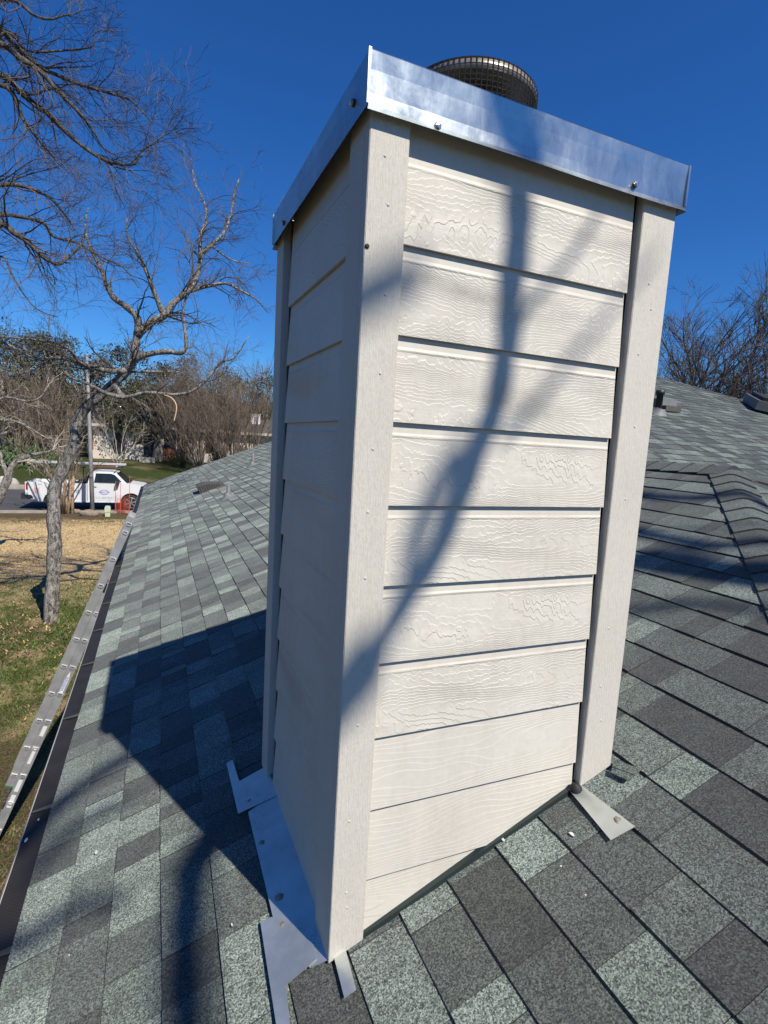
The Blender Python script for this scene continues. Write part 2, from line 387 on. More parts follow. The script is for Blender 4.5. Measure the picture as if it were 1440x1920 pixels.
def shingle_field(mb, rng, zf, up, along, s_lines, t0, t1, region, wr=(.065, .31)):
    """up/along: plan unit vectors; s = p.up ; courses start at s_lines; region: ccw convex polygon in plan"""
    up = np.array(up, float); al = np.array(along, float)
    for k in range(len(s_lines) - 1):
        s0, s1 = s_lines[k], s_lines[k + 1]; t = t0 - rng.random() * .3; hi = rng.random() < .5; last = -1; wob = rng.uniform(0, 9)
        while t < t1:
            w = rng.uniform(wr[0], wr[0] * 2) if rng.random() < .42 else rng.uniform(wr[0] * 2, wr[1]); ti = last
            while ti == last: ti = rng.choices(range(5), TW)[0]
            last = ti; hi = not hi; h = (.0085 if hi else .0058) * rng.uniform(.85, 1.15); hb = h * rng.uniform(.9, 1.12)
            tone = TONES[ti]; j = rng.uniform(.92, 1.08); tone = tuple(c * j for c in tone)
            cutl = 0.0
            e0 = s0 + .0035 * math.sin(t * 2.3 + wob) + rng.uniform(-.0012, .0012); e1 = s0 + .0035 * math.sin((t + w) * 2.3 + wob) + rng.uniform(-.0012, .0012)
            pl = [(e0, t + .001), (s1 + .02, t + .001), (s1 + .02, t + w - .001), (e1, t + w - .001)]
            plan = [tuple(up * a + al * b) for a, b in pl]
            ar = sum(plan[i][0] * plan[(i + 1) % 4][1] - plan[(i + 1) % 4][0] * plan[i][1] for i in range(4))
            if ar < 0: plan = plan[::-1]
            c = clip_poly(plan, region)
            if len(c) >= 3:
                top = []; bot = []
                for (x, y) in c:
                    s_ = x * up[0] + y * up[1]; f = 1 - (s_ - s0) / (s1 - s0); z = zf(x, y)
                    hh = max(-.001, h * f); top.append((x, y, z + hh)); bot.append((x, y, z - .006))
                n = len(c)
                mb.faces(top + bot, [tuple(range(n))], 0, tone)
                b = len(mb.v) - 2 * n
                for i in range(n):
                    i2 = (i + 1) % n
                    mb.f.append((b + n + i, b + n + i2, b + i2, b + i)); mb.m.append(0); mb.c.append(tuple(c_ * .55 for c_ in TONES[0])); mb.u.append(None)
            t += w
rngR = random.Random(11)
west = lambda x, y: Z0 + S * x
south = lambda x, y: -.45 + S * (y - 3.0)
shipz = lambda x, y: S * (y + 1.67) + Z0
eastz = lambda x, y: Z0 + S * 2.95 - S * (x - 2.95)
lines = [-.762 + .1345 * k for k in range(10)]
while lines[-1] < 8.1: lines.append(lines[-1] + .1415)
mb = MB()
# ccw regions
R1 = [(-.765, -2.435), (2.95, 1.28), (2.95, 15.2), (-.765, 15.2)]
shingle_field(mb, rngR, west, (1, 0), (0, 1), [l for l in lines if l < 3.05], -2.6, 15.3, R1)
R1b = [(2.95, 3.02), (8.03, 8.1), (8.03, 15.2), (2.95, 15.2)]
shingle_field(mb, rngR, west, (1, 0), (0, 1), [l for l in lines if l > 2.8], 2.9, 15.3, R1b, (.2, .5))
RS = [(2.95, 3.0), (5.95, 0.0), (16.1, 0.0), (8.03, 8.07)]
shingle_field(mb, rngR, south, (0, 1), (1, 0), [0 + .1415 * k for k in range(59)], 2.9, 16.2, RS)
RH = [(-.765, -2.435), (6.66, -2.435), (2.95, 1.28)]
shingle_field(mb, rngR, shipz, (0, 1), (1, 0), [-2.44 + .1415 * k for k in range(28)], -.8, 6.7, RH)
RE = [(2.95, 1.28), (6.66, -2.43), (6.66, -.71), (2.95, 3.0)]
shingle_field(mb, rngR, eastz, (-1, 0), (0, 1), [-6.66 + .1415 * k for k in range(28)], -2.5, 3.1, RE, (.2, .5))
roof = obj('roof', mb, M['shingle'], house, colattr=True)
# deck under the shingles, coarse east and north slopes
mb = MB()
for reg, zf in ((R1, west), (R1b, west), (RS, south), (RH, shipz), (RE, eastz)):
    mb.prism([(x, y, zf(x, y) - .055) for x, y in reg], (0, 0, .047))
obj('roof_deck', mb, M['felt'], house)
mb = MB(); mb.face([(8.03, 8.07, 1.594), (16.1, 0, -1.66), (16.1, 15.2, -1.66), (8.03, 15.2, 1.594)], 0, TONES[1]); obj('east_roof', mb, M['shingle'], house, colattr=True)
# hip and ridge caps: bent shingles lapping down the line
def caps(mb, A, B, wl, wr, exp, lift, rng, half=.108):
    A = np.array(A, float); B = np.array(B, float); L = np.linalg.norm(B - A); d = (B - A) / L; n = int(L / exp)
    wl = np.array(wl, float); wr = np.array(wr, float)
    for k in range(n):
        p0 = A + d * exp * k; p1 = p0 + d * (exp + .05); j = rng.uniform(.85, 1.15); tone = tuple(c * j for c in TONES[rng.choice([0, 1, 1, 2])])
        prof = [(wl, 1.0, 0.0), (wl, .55, .004), (wl, .18, .006), (wl, 0, .002), (wr, .18, .006), (wr, .55, .004), (wr, 1.0, 0.0)]
        row0 = []; row1 = []; low0 = []
        sk = rng.uniform(-.004, .004)
        for (w, f, z) in prof:
            row0.append(p0 + w * half * f + np.array([0, 0, z + lift + .008]) + d * sk * f); row1.append(p1 + w * half * f + np.array([0, 0, z + lift - .004])); low0.append(p0 + w * half * f + np.array([0, 0, -.004]) + d * sk * f)
        m = len(prof); low1 = [q - np.array([0, 0, .02]) for q in row1]
        V = row0 + row1 + low0 + low1; F = [(i, i + 1, m + i + 1, m + i) for i in range(m - 1)]
        mb.faces(V, F, 0, tone)
        mb.faces(V, [(2 * m + i, 2 * m + i + 1, i + 1, i) for i in range(m - 1)] + [(2 * m, 0, m, 3 * m), (m - 1, 3 * m - 1, 4 * m - 1, 2 * m - 1)], 0, tuple(c * .5 for c in TONES[0]))
rngC = random.Random(3)
mb = MB(); a = math.sqrt(.5)
caps(mb, (-.74, -2.41, Z0 - .74 * S), (2.95, 1.28, Z0 + 2.95 * S), (-a, a, -S * a), (a, -a, -S * a), .142, .010, rngC)
caps(mb, (6.6, -2.37, Z0 - .74 * S), (2.95, 1.28, Z0 + 2.95 * S), (-a, -a, -S * a), (a, a, -S * a), .142, .010, rngC)
caps(mb, (2.95, 1.235, Z0 + 2.95 * S + .006), (2.95, 3.02, Z0 + 2.95 * S + .006), (-1, 0, -S), (1, 0, -S), .142, .007, rngC, .135)
caps(mb, (2.95, 3.0, -.45), (8.03, 8.07, 1.594), (-a, a, -S * a), (a, -a, -S * a), .2, .006, rngC)
caps(mb, (16.0, .1, -1.62), (8.03, 8.07, 1.594), (-a, -a, -S * a), (a, a, -S * a), .142, .006, rngC)
caps(mb, (8.03, 15.2, 1.594), (8.03, 8.07, 1.594), (-1, 0, -S), (1, 0, -S), .2, .006, rngC)
obj('ridge_cap', mb, M['shingle'], house, colattr=True)
# eave: fascia, soffit, walls
mb = MB(); mb.box((-.755, -2.42, -2.12), (-.735, 15.19, -1.975)); mb.box((-.734, -2.42, -2.12), (16.0, -2.40, -1.985)); obj('fascia', mb, M['offwhite'], house)
mb = MB(); mb.box((-.733, -2.398, -2.13), (-.2, 15.18, -2.11)); mb.box((-.199, -2.398, -2.13), (6.6, -1.9, -2.11)); obj('soffit', mb, M['offwhite'], house)
mb = MB(); mb.box((-.2, -1.9, G - .9), (6.2, 15.0, -2.14)); mb.box((6.201, .5, G - .9), (15.6, 15.0, -2.14))
mb.face([(-.2, 15.001, -2.13), (15.6, 15.001, -2.13), (15.6, 15.001, -1.5), (8.03, 15.001, 1.5), (-.2, 15.001, -1.75)]); obj('wall', mb, M['wall'], house)
mb = MB(); mb.prism([(-.77, 15.205, -2.0), (8.03, 15.205, 1.52), (8.03, 15.205, 1.60), (-.77, 15.205, -1.93)], (0, .02, 0)); obj('rake_board', mb, M['dark'], house)
# gutter with mesh guard
gut = MB(); GX0, GX1 = -.757, -.843; gy0, gy1 = -2.4, 15.1
prof = [(GX0, -1.995), (GX0, -2.085), (GX1 + .03, -2.085), (GX1 - .004, -2.04), (GX1 - .006, -1.968), (GX1, -1.958), (GX1 + .010, -1.957), (GX1 + .010, -1.964), (GX1 + .002, -1.966), (GX1 + .004, -2.035), (GX1 + .034, -2.078), (GX0 + .005, -2.078), (GX0 + .005, -1.995)]
gut.prism([(x, gy0, z) for x, z in prof], (0, gy1 - gy0, 0)); gutter = obj('gutter', gut, M['offwhite'], house)
def mat_guard():
    m = NT('gutter_mesh'); g = m.n('ShaderNodeNewGeometry'); mp = m.n('ShaderNodeMapping'); mp.inputs['Rotation'].default_value = (0, 0, .8); m.l(g.outputs['Position'], mp.inputs[0])
    w = m.n('ShaderNodeTexWave'); w.inputs['Scale'].default_value = 34; m.l(mp.outputs[0], w.inputs[0])
    mp2 = m.n('ShaderNodeMapping'); mp2.inputs['Rotation'].default_value = (0, 0, -.8); m.l(g.outputs['Position'], mp2.inputs[0])
    w2 = m.n('ShaderNodeTexWave'); w2.inputs['Scale'].default_value = 34; m.l(mp2.outputs[0], w2.inputs[0])
    h = m.math('MAXIMUM', w.outputs[1], w2.outputs[1]); n = m.noise(m.coord(), 7, 4)
    m.set(**{'Base Color': m.mix(m.math('MULTIPLY', h, n.outputs[0]), (.003, .003, .003), (.05, .042, .036)), 'Roughness': .6, 'Metallic': .1}); m.bump(h, .6, .002); return m.mat
M['guard'] = mat_guard()
mb = MB(); n = 120; V = []; F = []
for i in range(n + 1):
    y = gy0 + (gy1 - gy0) * i / n; q = .003 * fnoise(y, 1, 1.7)
    V += [(-.738, y, -1.938), (-.775, y, -1.947 + q), (-.815, y, -1.957 - q), (GX1 + .003, y, -1.9545)]
for i in range(n):
    for k in range(3): F.append((4 * i + k, 4 * i + k + 1, 4 * i + 5 + k, 4 * i + 4 + k))
mb.faces(V, F); obj('gutter_guard', mb, M['guard'], gutter, smooth=True)
for i, y in enumerate([.02, .62, 1.28, 2.04, 2.75, 3.4, 4.1, 4.8, 5.5, 6.2, 6.9, 7.6, 8.3, 9.0]):
    mb = MB(); mb.prism([(-.745, y - .012, -1.931), (-.745, y + .012, -1.931), (-.83, y + .004, -1.948), (-.838, y, -1.949), (-.83, y - .004, -1.948)], (0, 0, .004)); obj('hanger_strap', mb, M['brownvent'], gutter)

# ------------------------------------------------------------------ chimney
W, D, TL, TR = .832, .8355, .0856, .1105; TH = .026; EXPO = .18
chim = thing('chimney', 'tall square chimney clad in cream lap siding with shiny metal cap, rising from the shingles', 'chimney', (W / 2, D / 2, -1.46))
SIDES = {'front': ((0, 0), (1, 0), (0, -1), W), 'right': ((W, 0), (0, 1), (1, 0), D), 'back': ((W, D), (-1, 0), (0, 1), W), 'left': ((0, D), (0, -1), (-1, 0), D)}
ZTOP = .296
def sp(side, u, out, z):
    o, du, dn, L = SIDES[side]; return np.array([o[0] + du[0] * u + dn[0] * out, o[1] + du[1] * u + dn[1] * out, z])
core = MB(); core.box((.045, .045, -1.75), (W - .045, D - .045, ZTOP)); obj('sheathing', core, M['felt'], chim)
def base_z(side, u):
    if side == 'front': return rz(u)
    if side == 'left': return rz(0, D - u)
    if side == 'right': return rz(W, u)
    return rz(W - u, D)
for side in SIDES:
    L = SIDES[side][3]
    u0, u1 = (TL + .002, L - TR - .013) if side in ('front', 'right') else (TR + .028, L - TL - .034 if side == 'left' else L - TL - .002)
    for i in range(0, 10):
        zb = -EXPO * i; zt = zb + EXPO + .02
        fine = side in ('front',) and i >= 7
        zt = ZTOP if i == 0 else min(zt, ZTOP)
        if zb > ZTOP - .02: continue
        nu = 2
        gp = .017 if side == 'front' else .005; bz0, bz1 = base_z(side, u0) + gp, base_z(side, u1) + gp
        if zt < min(bz0, bz1): continue
        ob, ot = (-.0115, -.0220); th = .0075 if not fine else .006
        # outline in (u,z), clipped against the roof line
        poly = [(u0, zb), (u1, zb), (u1, zt), (u0, zt)]
        if zb < max(bz0, bz1):
            big = [(u0 - 1, bz0 + (bz0 - bz1) / (u1 - u0)), (u1 + 1, bz1 + (bz1 - bz0) / (u1 - u0)), (u1 + 1, 3), (u0 - 1, 3)]
            poly = clip_poly(poly, big)
            if len(poly) < 3: continue
        def out_at(z): return ob + (ot - ob) * min(1, (z - zb) / (EXPO + .02))
        b = MB(); fr = [sp(side, u, out_at(z), z) for u, z in poly]; bk = [sp(side, u, out_at(z) - th, z) for u, z in poly]
        uv = [(u, z - zb) for u, z in poly]; k = len(poly)
        b.face(fr, 0, uv=uv); b.face(bk[::-1], 0, uv=[(0, 0)] * k)
        for q in range(k): b.face([bk[q], bk[(q + 1) % k], fr[(q + 1) % k], fr[q]], 0, uv=[(uv[q][0], .16), (uv[(q + 1) % k][0], .16), (uv[(q + 1) % k][0], .161), (uv[q][0], .161)])
        obj('siding_board', b, M['siding_fine'] if fine else M['siding'], chim)
def trim(side, ua, ub, proud, mitre=True):
    # a board from just over the roof to under the cap, bottom cut to the roof slope, edges slightly eased
    za, zbb = base_z(side, ua) + .012, base_z(side, ub) + .012; e = .002
    b = MB(); P = []
    secs = [(za, zbb), (ZTOP - .002, ZTOP - .002)]
    prof = [(ua, -proud), (ua, -e), (ua + e, 0.0), (ub - e, 0.0), (ub, -e), (ub, -proud)]
    for (z0_, z1_) in secs:
        for (u, o_) in prof: P.append(sp(side, u, o_, z0_ + (z1_ - z0_) * (u - ua) / (ub - ua)))
    n = len(prof); b.faces(P, [tuple(range(n))[::-1], tuple(range(n, 2 * n))] + [(i, (i + 1) % n, n + (i + 1) % n, n + i) for i in range(n)])
    return obj('corner_trim', b, M['trim'], chim)
tf_l = trim('front', 0, TL, TH); tf_r = trim('front', W - TR, W, TH)
trim('left', 0, .09, TH); tl_n = trim('left', D - .115, D - TH - .001, TH)
trim('right', TH + .001, .1, TH); trim('right', D - .1, D - .001 - TH, TH)
trim('back', 0, .1, TH); trim('back', W - .1, W - TH - .001, TH)
def nail(parent, p, n, r=.0032, h=.0012, mat=None, name='nail_head'):
    b = MB(); b.lathe([(r, 0), (r * .92, h * .7), (r * .5, h), (.0002, h * .8)], p, 10, n); obj(name, b, mat or M['trim'], parent, True)
rn = random.Random(9)
for px_, py_ in [(722, 292), (728, 384), (722, 552), (699, 842), (685, 1084), (671, 1360), (655, 1540), (649, 1674), (651, 1702), (690, 960), (713, 700)]:
    p = on_plane(px_, py_, (0, 1, 0), 0); nail(tf_l, (p[0], 0.0, p[2]), (0, -1, 0))
for px_, py_ in [(1217, 532), (1221, 580), (1197, 664), (1173, 936), (1141, 1178), (1126, 1287), (1127, 1351), (1190, 800)]:
    p = on_plane(px_, py_, (0, 1, 0), 0); nail(tf_r, (p[0], 0.0, p[2]), (0, -1, 0))
p = on_plane(681, 460, (0, 1, 0), 0); nail(tf_l, (max(.006, p[0]), 0, p[2]), (0, -1, 0), .0048, .003, M['black'], 'screw_head')
# chase cover
ZC, ZB, OH = .3211, .2123, .0095
mb = MB()
c4 = [(-OH, -OH), (W + OH, -OH), (W + OH, D + OH), (-OH, D + OH)]; cx, cy = W / 2, D / 2
mb.faces([(x, y, ZC) for x, y in c4] + [(cx, cy, ZC + .03)], [(0, 1, 4), (1, 2, 4), (2, 3, 4), (3, 0, 4)])
for i in range(4):
    a_, b_ = np.array(c4[i]), np.array(c4[(i + 1) % 4]); d = (b_ - a_) / np.linalg.norm(b_ - a_); nn = np.array([d[1], -d[0]]); N = 10
    rows = [(0, ZC), (.0035, ZC - .004), (.001, ZC - .035), (.0, ZC - .075), (.0005, ZB + .013), (.0085, ZB)]
    V = []
    for k in range(N + 1):
        for (o_, z) in rows:
            f = k / N; wv = .0016 * fnoise(f * 3 + i * 5, z * 20, 1.0, 2) if 0 < k < N else 0
            ex = 0
            q = a_ + (b_ - a_) * f + nn * (o_ + wv)
            if o_ > .004:
                if k == 0: q = q + d * -.004
                if k == N: q = q + d * .004
            V.append((q[0], q[1], z + (wv if z < ZB + .02 else 0)))
    R_ = len(rows); mb.faces(V, [(k * R_ + j, k * R_ + j + 1, (k + 1) * R_ + j + 1, (k + 1) * R_ + j) for k in range(N) for j in range(R_ - 1)])
for (x, y) in c4:                                                  # soldered corner seams
    sx, sy = (1 if x > 0 else -1), (1 if y > 0 else -1)
    mb.box((x - .0028 + sx * .0028, y - .0028 + sy * .0028, ZB + .012), (x + .0028 + sx * .0028, y + .0028 + sy * .0028, ZC - .001))
cover = obj('chase_cover', mb, M['galv'], chim)
def screw(p, n):
    n = np.array(n, float); b = MB(); b.lathe([(.0075, 0), (.0075, .002), (.006, .0025)], p, 14, n, 1)
    b.lathe([(.0056, .0024), (.0056, .0065), (.0048, .0085), (.0001, .0092)], p, 6, n, 0); obj('screw', b, [M['screw'], M['black']], cover, False)
for px_, py_ in [(820, 238), (1190, 347)]:
    p = on_plane(px_, py_, (0, 1, 0), -OH - .002); screw(p, (0, -1, 0))
for px_, py_ in [(663, 193), (532, 418)]:
    p = on_plane(px_, py_, (1, 0, 0), -OH - .002); screw(p, (-1, 0, 0))
# flue with wire screen
FC = np.array([.44, .40]); FR = .188; FT = .56
mb = MB(); mb.lathe([(.128, ZC + .005), (.128, FT - .055), (.124, FT - .055), (.124, ZC + .02)], (FC[0], FC[1], 0), 40); mb.lathe([(.0, ZC + .03), (.125, ZC + .03)], (FC[0], FC[1], 0), 40)
obj('flue_pipe', mb, M['dark'], chim, True)
mb = MB(); nv = 84; rw = .0011
for k in range(nv):
    t = 2 * math.pi * k / nv; x, y = FC[0] + FR * math.cos(t), FC[1] + FR * math.sin(t); mb.tube([(x, y, ZC), (x, y, FT)], rw, 4, cap=False)
hz_ = ZC + .012
while hz_ < FT:
    mb.tube([(FC[0] + (FR - .002) * math.cos(t), FC[1] + (FR - .002) * math.sin(t), hz_) for t in np.linspace(0, 2 * math.pi, 61)], rw, 4, cap=False); hz_ += .0125
obj('wire_screen', mb, plain('dark_wire', (.05, .045, .04), .5, .6), chim)
mb = MB(); mb.lathe([(FR - .004, FT - .026), (FR - .002, FT - .026), (FR - .002, FT - .001), (FR - .004, FT - .001), (FR - .004, FT - .026)], (FC[0], FC[1], 0), 60)
mb.lathe([(FR - .002, FT + .001), (FR - .03, FT - .002), (.0, FT - .004)], (FC[0], FC[1], 0), 60)
obj('screen_band', mb, plain('band_steel', (.22, .195, .17), .4, .5, .35, 20), chim, True)
# step flashing pieces on the shingles, traced in roof-plane coordinates
def flash(pts, lift, wall=None, th=.0012, bend=0, name='flashing'):
    b = MB(); P = []
    for (x, y) in pts: P.append(np.array([x, y, rz(x, y)]) + RN * lift)
    b.prism([tuple(p) for p in P], tuple(RN * th))
    if wall:
        (y0, y1, h) = wall; b.prism([(-.0105, y0, rz(0) + .002), (-.0105, y1, rz(0) + .002), (-.0105, y1, rz(0) + h), (-.0105, y0, rz(0) + h)], (-.0012, 0, 0))
    return obj(name, b, M['flash'], chim)
f1 = flash([(-.083, .165), (-.035, .015), (.02, .002), (.02, .640), (-.078, .625)], .0125)
f2 = flash([(-.107, .640), (.02, .622), (.02, .80), (-.080, .80), (-.084, .945), (-.107, .945)], .0152)
f3 = flash([(-.113, .205), (-.128, -.09), (-.103, -.09), (-.090, .012), (-.016, .022), (-.012, .06), (-.05, .14), (-.085, .20)], .0148)
f4 = flash([(.020, .015), (.048, .012), (.039, -.094), (.012, -.094)], .0125)
f5 = flash([(.700, .03), (.729, .03), (.735, -.182), (.668, -.172)], .0128)
def dab(par, u, v, r, seed):
    p = on_roof(u, v); rr = random.Random(seed); b = MB(); c0 = np.array([p[0], p[1], rz(p[0], p[1])]) + RN * .0138
    e1 = np.array([0, 1.0, 0]); e2 = np.cross(RN, e1); V = [c0 + RN * .004]; n = 14
    for k in range(n):
        t = 2 * math.pi * k / n; q = r * rr.uniform(.7, 1.25); V.append(c0 + (e1 * math.cos(t) + e2 * math.sin(t)) * q * .55 + RN * .003)
    for k in range(n):
        t = 2 * math.pi * k / n; q = r * rr.uniform(.8, 1.25); V.append(c0 + (e1 * math.cos(t) + e2 * math.sin(t)) * q)
    F = [(0, 1 + k, 1 + (k + 1) % n) for k in range(n)] + [(1 + k, 1 + n + k, 1 + n + (k + 1) % n, 1 + (k + 1) % n) for k in range(n)]
    b.faces(V, F); obj('sealant_dab', b, M['sealant'], par, True)
dab(f1, 494, 1586, .010, 1); dab(f1, 527, 1690, .012, 2); dab(f2, 470, 1508, .011, 3); dab(f1, 532, 1742, .010, 4); dab(f5, 1160, 1545, .011, 5)
b = MB(); b.prism([(TL, .004, rz(TL) + .004), (W - TR, .004, rz(W - TR) + .004), (W - TR, .004, rz(W - TR) + .019), (TL, .004, rz(TL) + .019)], (0, .02, 0)); obj('flashing', b, plain('dark_flashing', (.035, .05, .05), .5, .5), chim, label='dark flashing strip under the front siding')
b = MB(); c0 = np.array([W - TR - .012, -.004, rz(W - TR)]); b.lathe([(.0001, .03), (.012, .026), (.017, .014), (.018, 0)], c0, 10, RN); obj('rubber_plug', b, M['black'], chim, True)
# two loose offcuts of shingle beside the right-hand trim and a few paint chips
for k, (pts, lb) in enumerate([([(1153, 1432), (1203, 1450), (1192, 1462), (1150, 1446)], 'small narrow shingle offcut, upper one of two beside the right chimney corner'),
                               ([(1150, 1448), (1190, 1463), (1178, 1472), (1148, 1458)], 'small narrow shingle offcut, lower one of two beside the right chimney corner')]):
    b = MB(); P = [on_roof(*q) + RN * (.011 + .001 * k) for q in pts]; b.prism([tuple(p) for p in P], tuple(RN * .006), 0, TONES[2]); tag(obj('shingle_offcut', b, M['shingle'], colattr=True), lb, 'shingle', 'shingle offcuts')
CH = [(945, 1580, .008, 'white paint chip on the shingles below the middle of the chimney front'), (1074, 1571, .009, 'white paint chip on the pale shingle left of the right flashing strip'),
      (51, 1580, .014, 'large white chip lying in the gutter guard at the lower left'), (183, 1603, .010, 'thin white chip on the roof near the lower left'), (75, 1541, .008, 'tiny white chip on the gutter guard just above the large one'),
      (438, 1740, .006, 'white speck on the pale shingle left of the lower flashing')]
for k, (u, v, r, lb) in enumerate(CH):
    p = on_roof(u, v); rr = random.Random(40 + k); c0 = np.array([p[0], p[1], rz(p[0], p[1])]) + RN * .011
    e2 = np.cross(RN, [0, 1.0, 0]); b = MB(); n = 7; t0 = rr.uniform(0, 6)
    b.prism([tuple(c0 + (np.array([0, 1.0, 0]) * math.cos(t0 + 6.283 * i / n) * rr.uniform(.6, 1.1) + e2 * math.sin(t0 + 6.283 * i / n) * rr.uniform(.3, .6)) * r) for i in range(n)], tuple(RN * .002))
    tag(obj('paint_chip', b, M['chip']), lb, 'paint chip', 'paint chips on the roof')

# ------------------------------------------------------------------ roof vents and pipes
def vent_pipe(u, v, h, r, label):
    p = on_roof(u, v); t = thing('vent_pipe', label, 'vent pipe', p, 'plumbing vents on the roof')
    b = MB(); b.lathe([(r, -.02), (r, h), (r * .8, h), (r * .8, h - .1)], p, 18); obj('pipe', b, M['pipe'], t, True)
    b = MB(); b.lathe([(.16, .006), (.13, .012), (r * 1.7, .05), (r * 1.25, .085), (r * 1.02, .09)], p, 20, RN); obj('boot', b, M['boot'], t, True); return t
vent_pipe(428, 934, .215, .030, 'grey vent pipe with a wide boot, the nearer one left of the chimney')
vent_pipe(474, 873, .27, .030, 'grey vent pipe with a small boot, the farther one beside the chimney edge')
vp = on_plane(1233, 780, (0, -S, 1), -.45 - S * 3)
t = thing('vent_pipe', 'dark vent pipe on the far roof, half hidden by the chimney', 'vent pipe', vp, 'plumbing vents on the roof')
SN = np.array([0, -S, 1.0]); SN /= np.linalg.norm(SN)
b = MB(); b.lathe([(.045, 0), (.045, .30), (.06, .30), (.06, .36), (.0, .37)], vp, 16); obj('pipe', b, M['dark'], t, True)
b = MB(); b.lathe([(.17, .006), (.10, .05), (.055, .12)], vp, 18, SN); obj('boot', b, M['boot'], t, True)
vp = on_plane(1242, 770, (0, -S, 1), -.45 - S * 3)
t = thing('box_vent', 'small grey box vent on the far roof next to the dark pipe', 'roof vent', vp)
b = MB(); b.box((-.16, -.12, -.02), (.14, .12, .17)); b.v = [tuple(np.array(q) + vp) for q in b.v]; obj('hood', b, M['boot'], t)
b = MB(); b.box((-.17, -.20, -.02), (.15, -.121, .06)); b.v = [tuple(np.array(q) + vp) for q in b.v]; obj('base', b, M['brownvent'], t)
# low slatted vent on the left slope
vp = on_roof(396, 916); t = thing('slant_vent', 'low brown louvred roof vent on the left slope', 'roof vent', vp)
U = np.array([1, 0, S]); U /= np.linalg.norm(U); A3 = (U, np.array([0, 1.0, 0]), RN)
b = MB(); b.prism([tuple(vp + U * a_ + np.array([0, y_, 0]) + RN * h_) for a_, y_, h_ in [(-.22, -.2, .0), (.2, -.2, 0), (.2, -.2, .05), (-.10, -.2, .15), (-.22, -.2, .15)]], (0, .44, 0)); hood = obj('hood', b, M['brownvent'], t)
b = MB()
for k in range(9): b.box((-.20 + .042 * k, -.206, .012), (-.185 + .042 * k, -.2005, min(.135, .16 - .012 * k)), 0, A3, vp)
obj('louvre', b, M['dark'], hood)
b = MB(); b.box((-.26, -.22, .008), (.24, .27, .012), 0, A3, vp); obj('flange', b, M['brownvent'], t)
# attic fan with a tilted solar lid at the right edge
vp = on_plane(1430, 776, (0, -S, 1), -.45 - S * 3); dv = CR[2] @ (vp - CP)
t = thing('attic_fan', 'grey square attic fan vent with black panels on its lid at the right edge', 'roof vent', vp)
ca_, sa_ = math.cos(.10), math.sin(.10); F1 = np.array([.95, -.31, 0]); F2 = np.array([.31, .95, 0]); F3 = np.array([0, 0, 1.0])
F1 = np.array([.75, -.62, -.20]); F1 /= np.linalg.norm(F1); F2 = np.array([.6, .75, .25]); F2 -= F1 * (F1 @ F2); F2 /= np.linalg.norm(F2); F3 = np.cross(F1, F2)
b = MB(); b.box((-.17, -.30, -.16), (.19, .30, .09), 0, (F1, F2, F3), vp); obj('base', b, M['dark'], t)
b = MB(); b.box((-.27, -.42, .091), (.27, .46, .25), 0, (F1, F2, F3), vp); obj('hood', b, plain('vent_grey', (.13, .135, .135), .55, .2), t)
for x0, x1 in ((-.38, -.01), (.01, .40)):
    b = MB(); b.box((-.2, x0, .251), (.2, x1, .31), 0, (F1, F2, F3), vp); obj('solar_panel', b, M['black'], t)

# ------------------------------------------------------------------ ladder against the eave
LD = np.array([.557, 0, 1.354]); LD /= np.linalg.norm(LD); LN = np.array([LD[2], 0, -LD[0]]); LY = np.array([0, 1.0, 0])
LA = on_plane(143, 1199, (0, 1, 0), 5.55); RS_ = .3245
lad = thing('ladder', 'aluminium extension ladder leaning against the gutter, seen edge on', 'ladder', (LA + LD * -2.6))
def rail(t0, t1, n0, y0):
    b = MB(); b.box((t0, n0 - .037, y0), (t1, n0 + .037, y0 + .006), 0, (LD, LN, LY), LA)
    b.box((t0, n0 - .041, y0 - .002), (t1, n0 - .0375, y0 + .03), 0, (LD, LN, LY), LA); b.box((t0, n0 + .0375, y0 - .002), (t1, n0 + .041, y0 + .03), 0, (LD, LN, LY), LA)
    return obj('rail', b, M['alu'], lad)
fly = [rail(-1.76, 1.485, 0, 0), rail(-1.76, 1.485, 0, .40)]
base = [rail(-2.62, .58, .083, 0), rail(-2.62, .58, .083, .42)]
def rung(t, n0):
    b = MB(); pr = [(-.017, -.030), (-.017, .030), (.004, .030), (.018, .016), (.022, 0), (.018, -.016), (.004, -.030)]
    def ring(sc, y): return [LA + LD * (t - a_ * sc) + LN * (n0 + c_ * sc) + LY * y for a_, c_ in pr]
    n = len(pr); V = ring(1, .43) + ring(1, -.010) + ring(.74, -.010) + ring(.74, .06)
    F = [(i, (i + 1) % n, n + (i + 1) % n, n + i) for i in range(n)] + [(n + i, n + (i + 1) % n, 2 * n + (i + 1) % n, 2 * n + i) for i in range(n)]
    b.faces(V, F, 0); b.faces(V, [(2 * n + i, 2 * n + (i + 1) % n, 3 * n + (i + 1) % n, 3 * n + i) for i in range(n)] + [tuple(range(3 * n, 4 * n))], 1)
    obj('rung', b, [M['alu_bright'], M['black']], lad)
for k in range(-5, 5): rung(k * RS_, 0)
rung(1.40, 0)
for k in range(-7, 2): rung(k * RS_ + .01, .083)
def text_mesh(body, size):
    cu = bpy.data.curves.new('lettering', 'FONT'); cu.body = body; cu.size = size; cu.align_x = 'CENTER'; cu.align_y = 'CENTER'
    o = bpy.data.objects.new('lettering', cu); COL.objects.link(o); dg = bpy.context.evaluated_depsgraph_get(); me = bpy.data.meshes.new_from_object(o.evaluated_get(dg))
    bpy.data.objects.remove(o); V = [tuple(v.co) for v in me.vertices]; F = [tuple(p.vertices) for p in me.polygons]; bpy.data.meshes.remove(me); return V, F
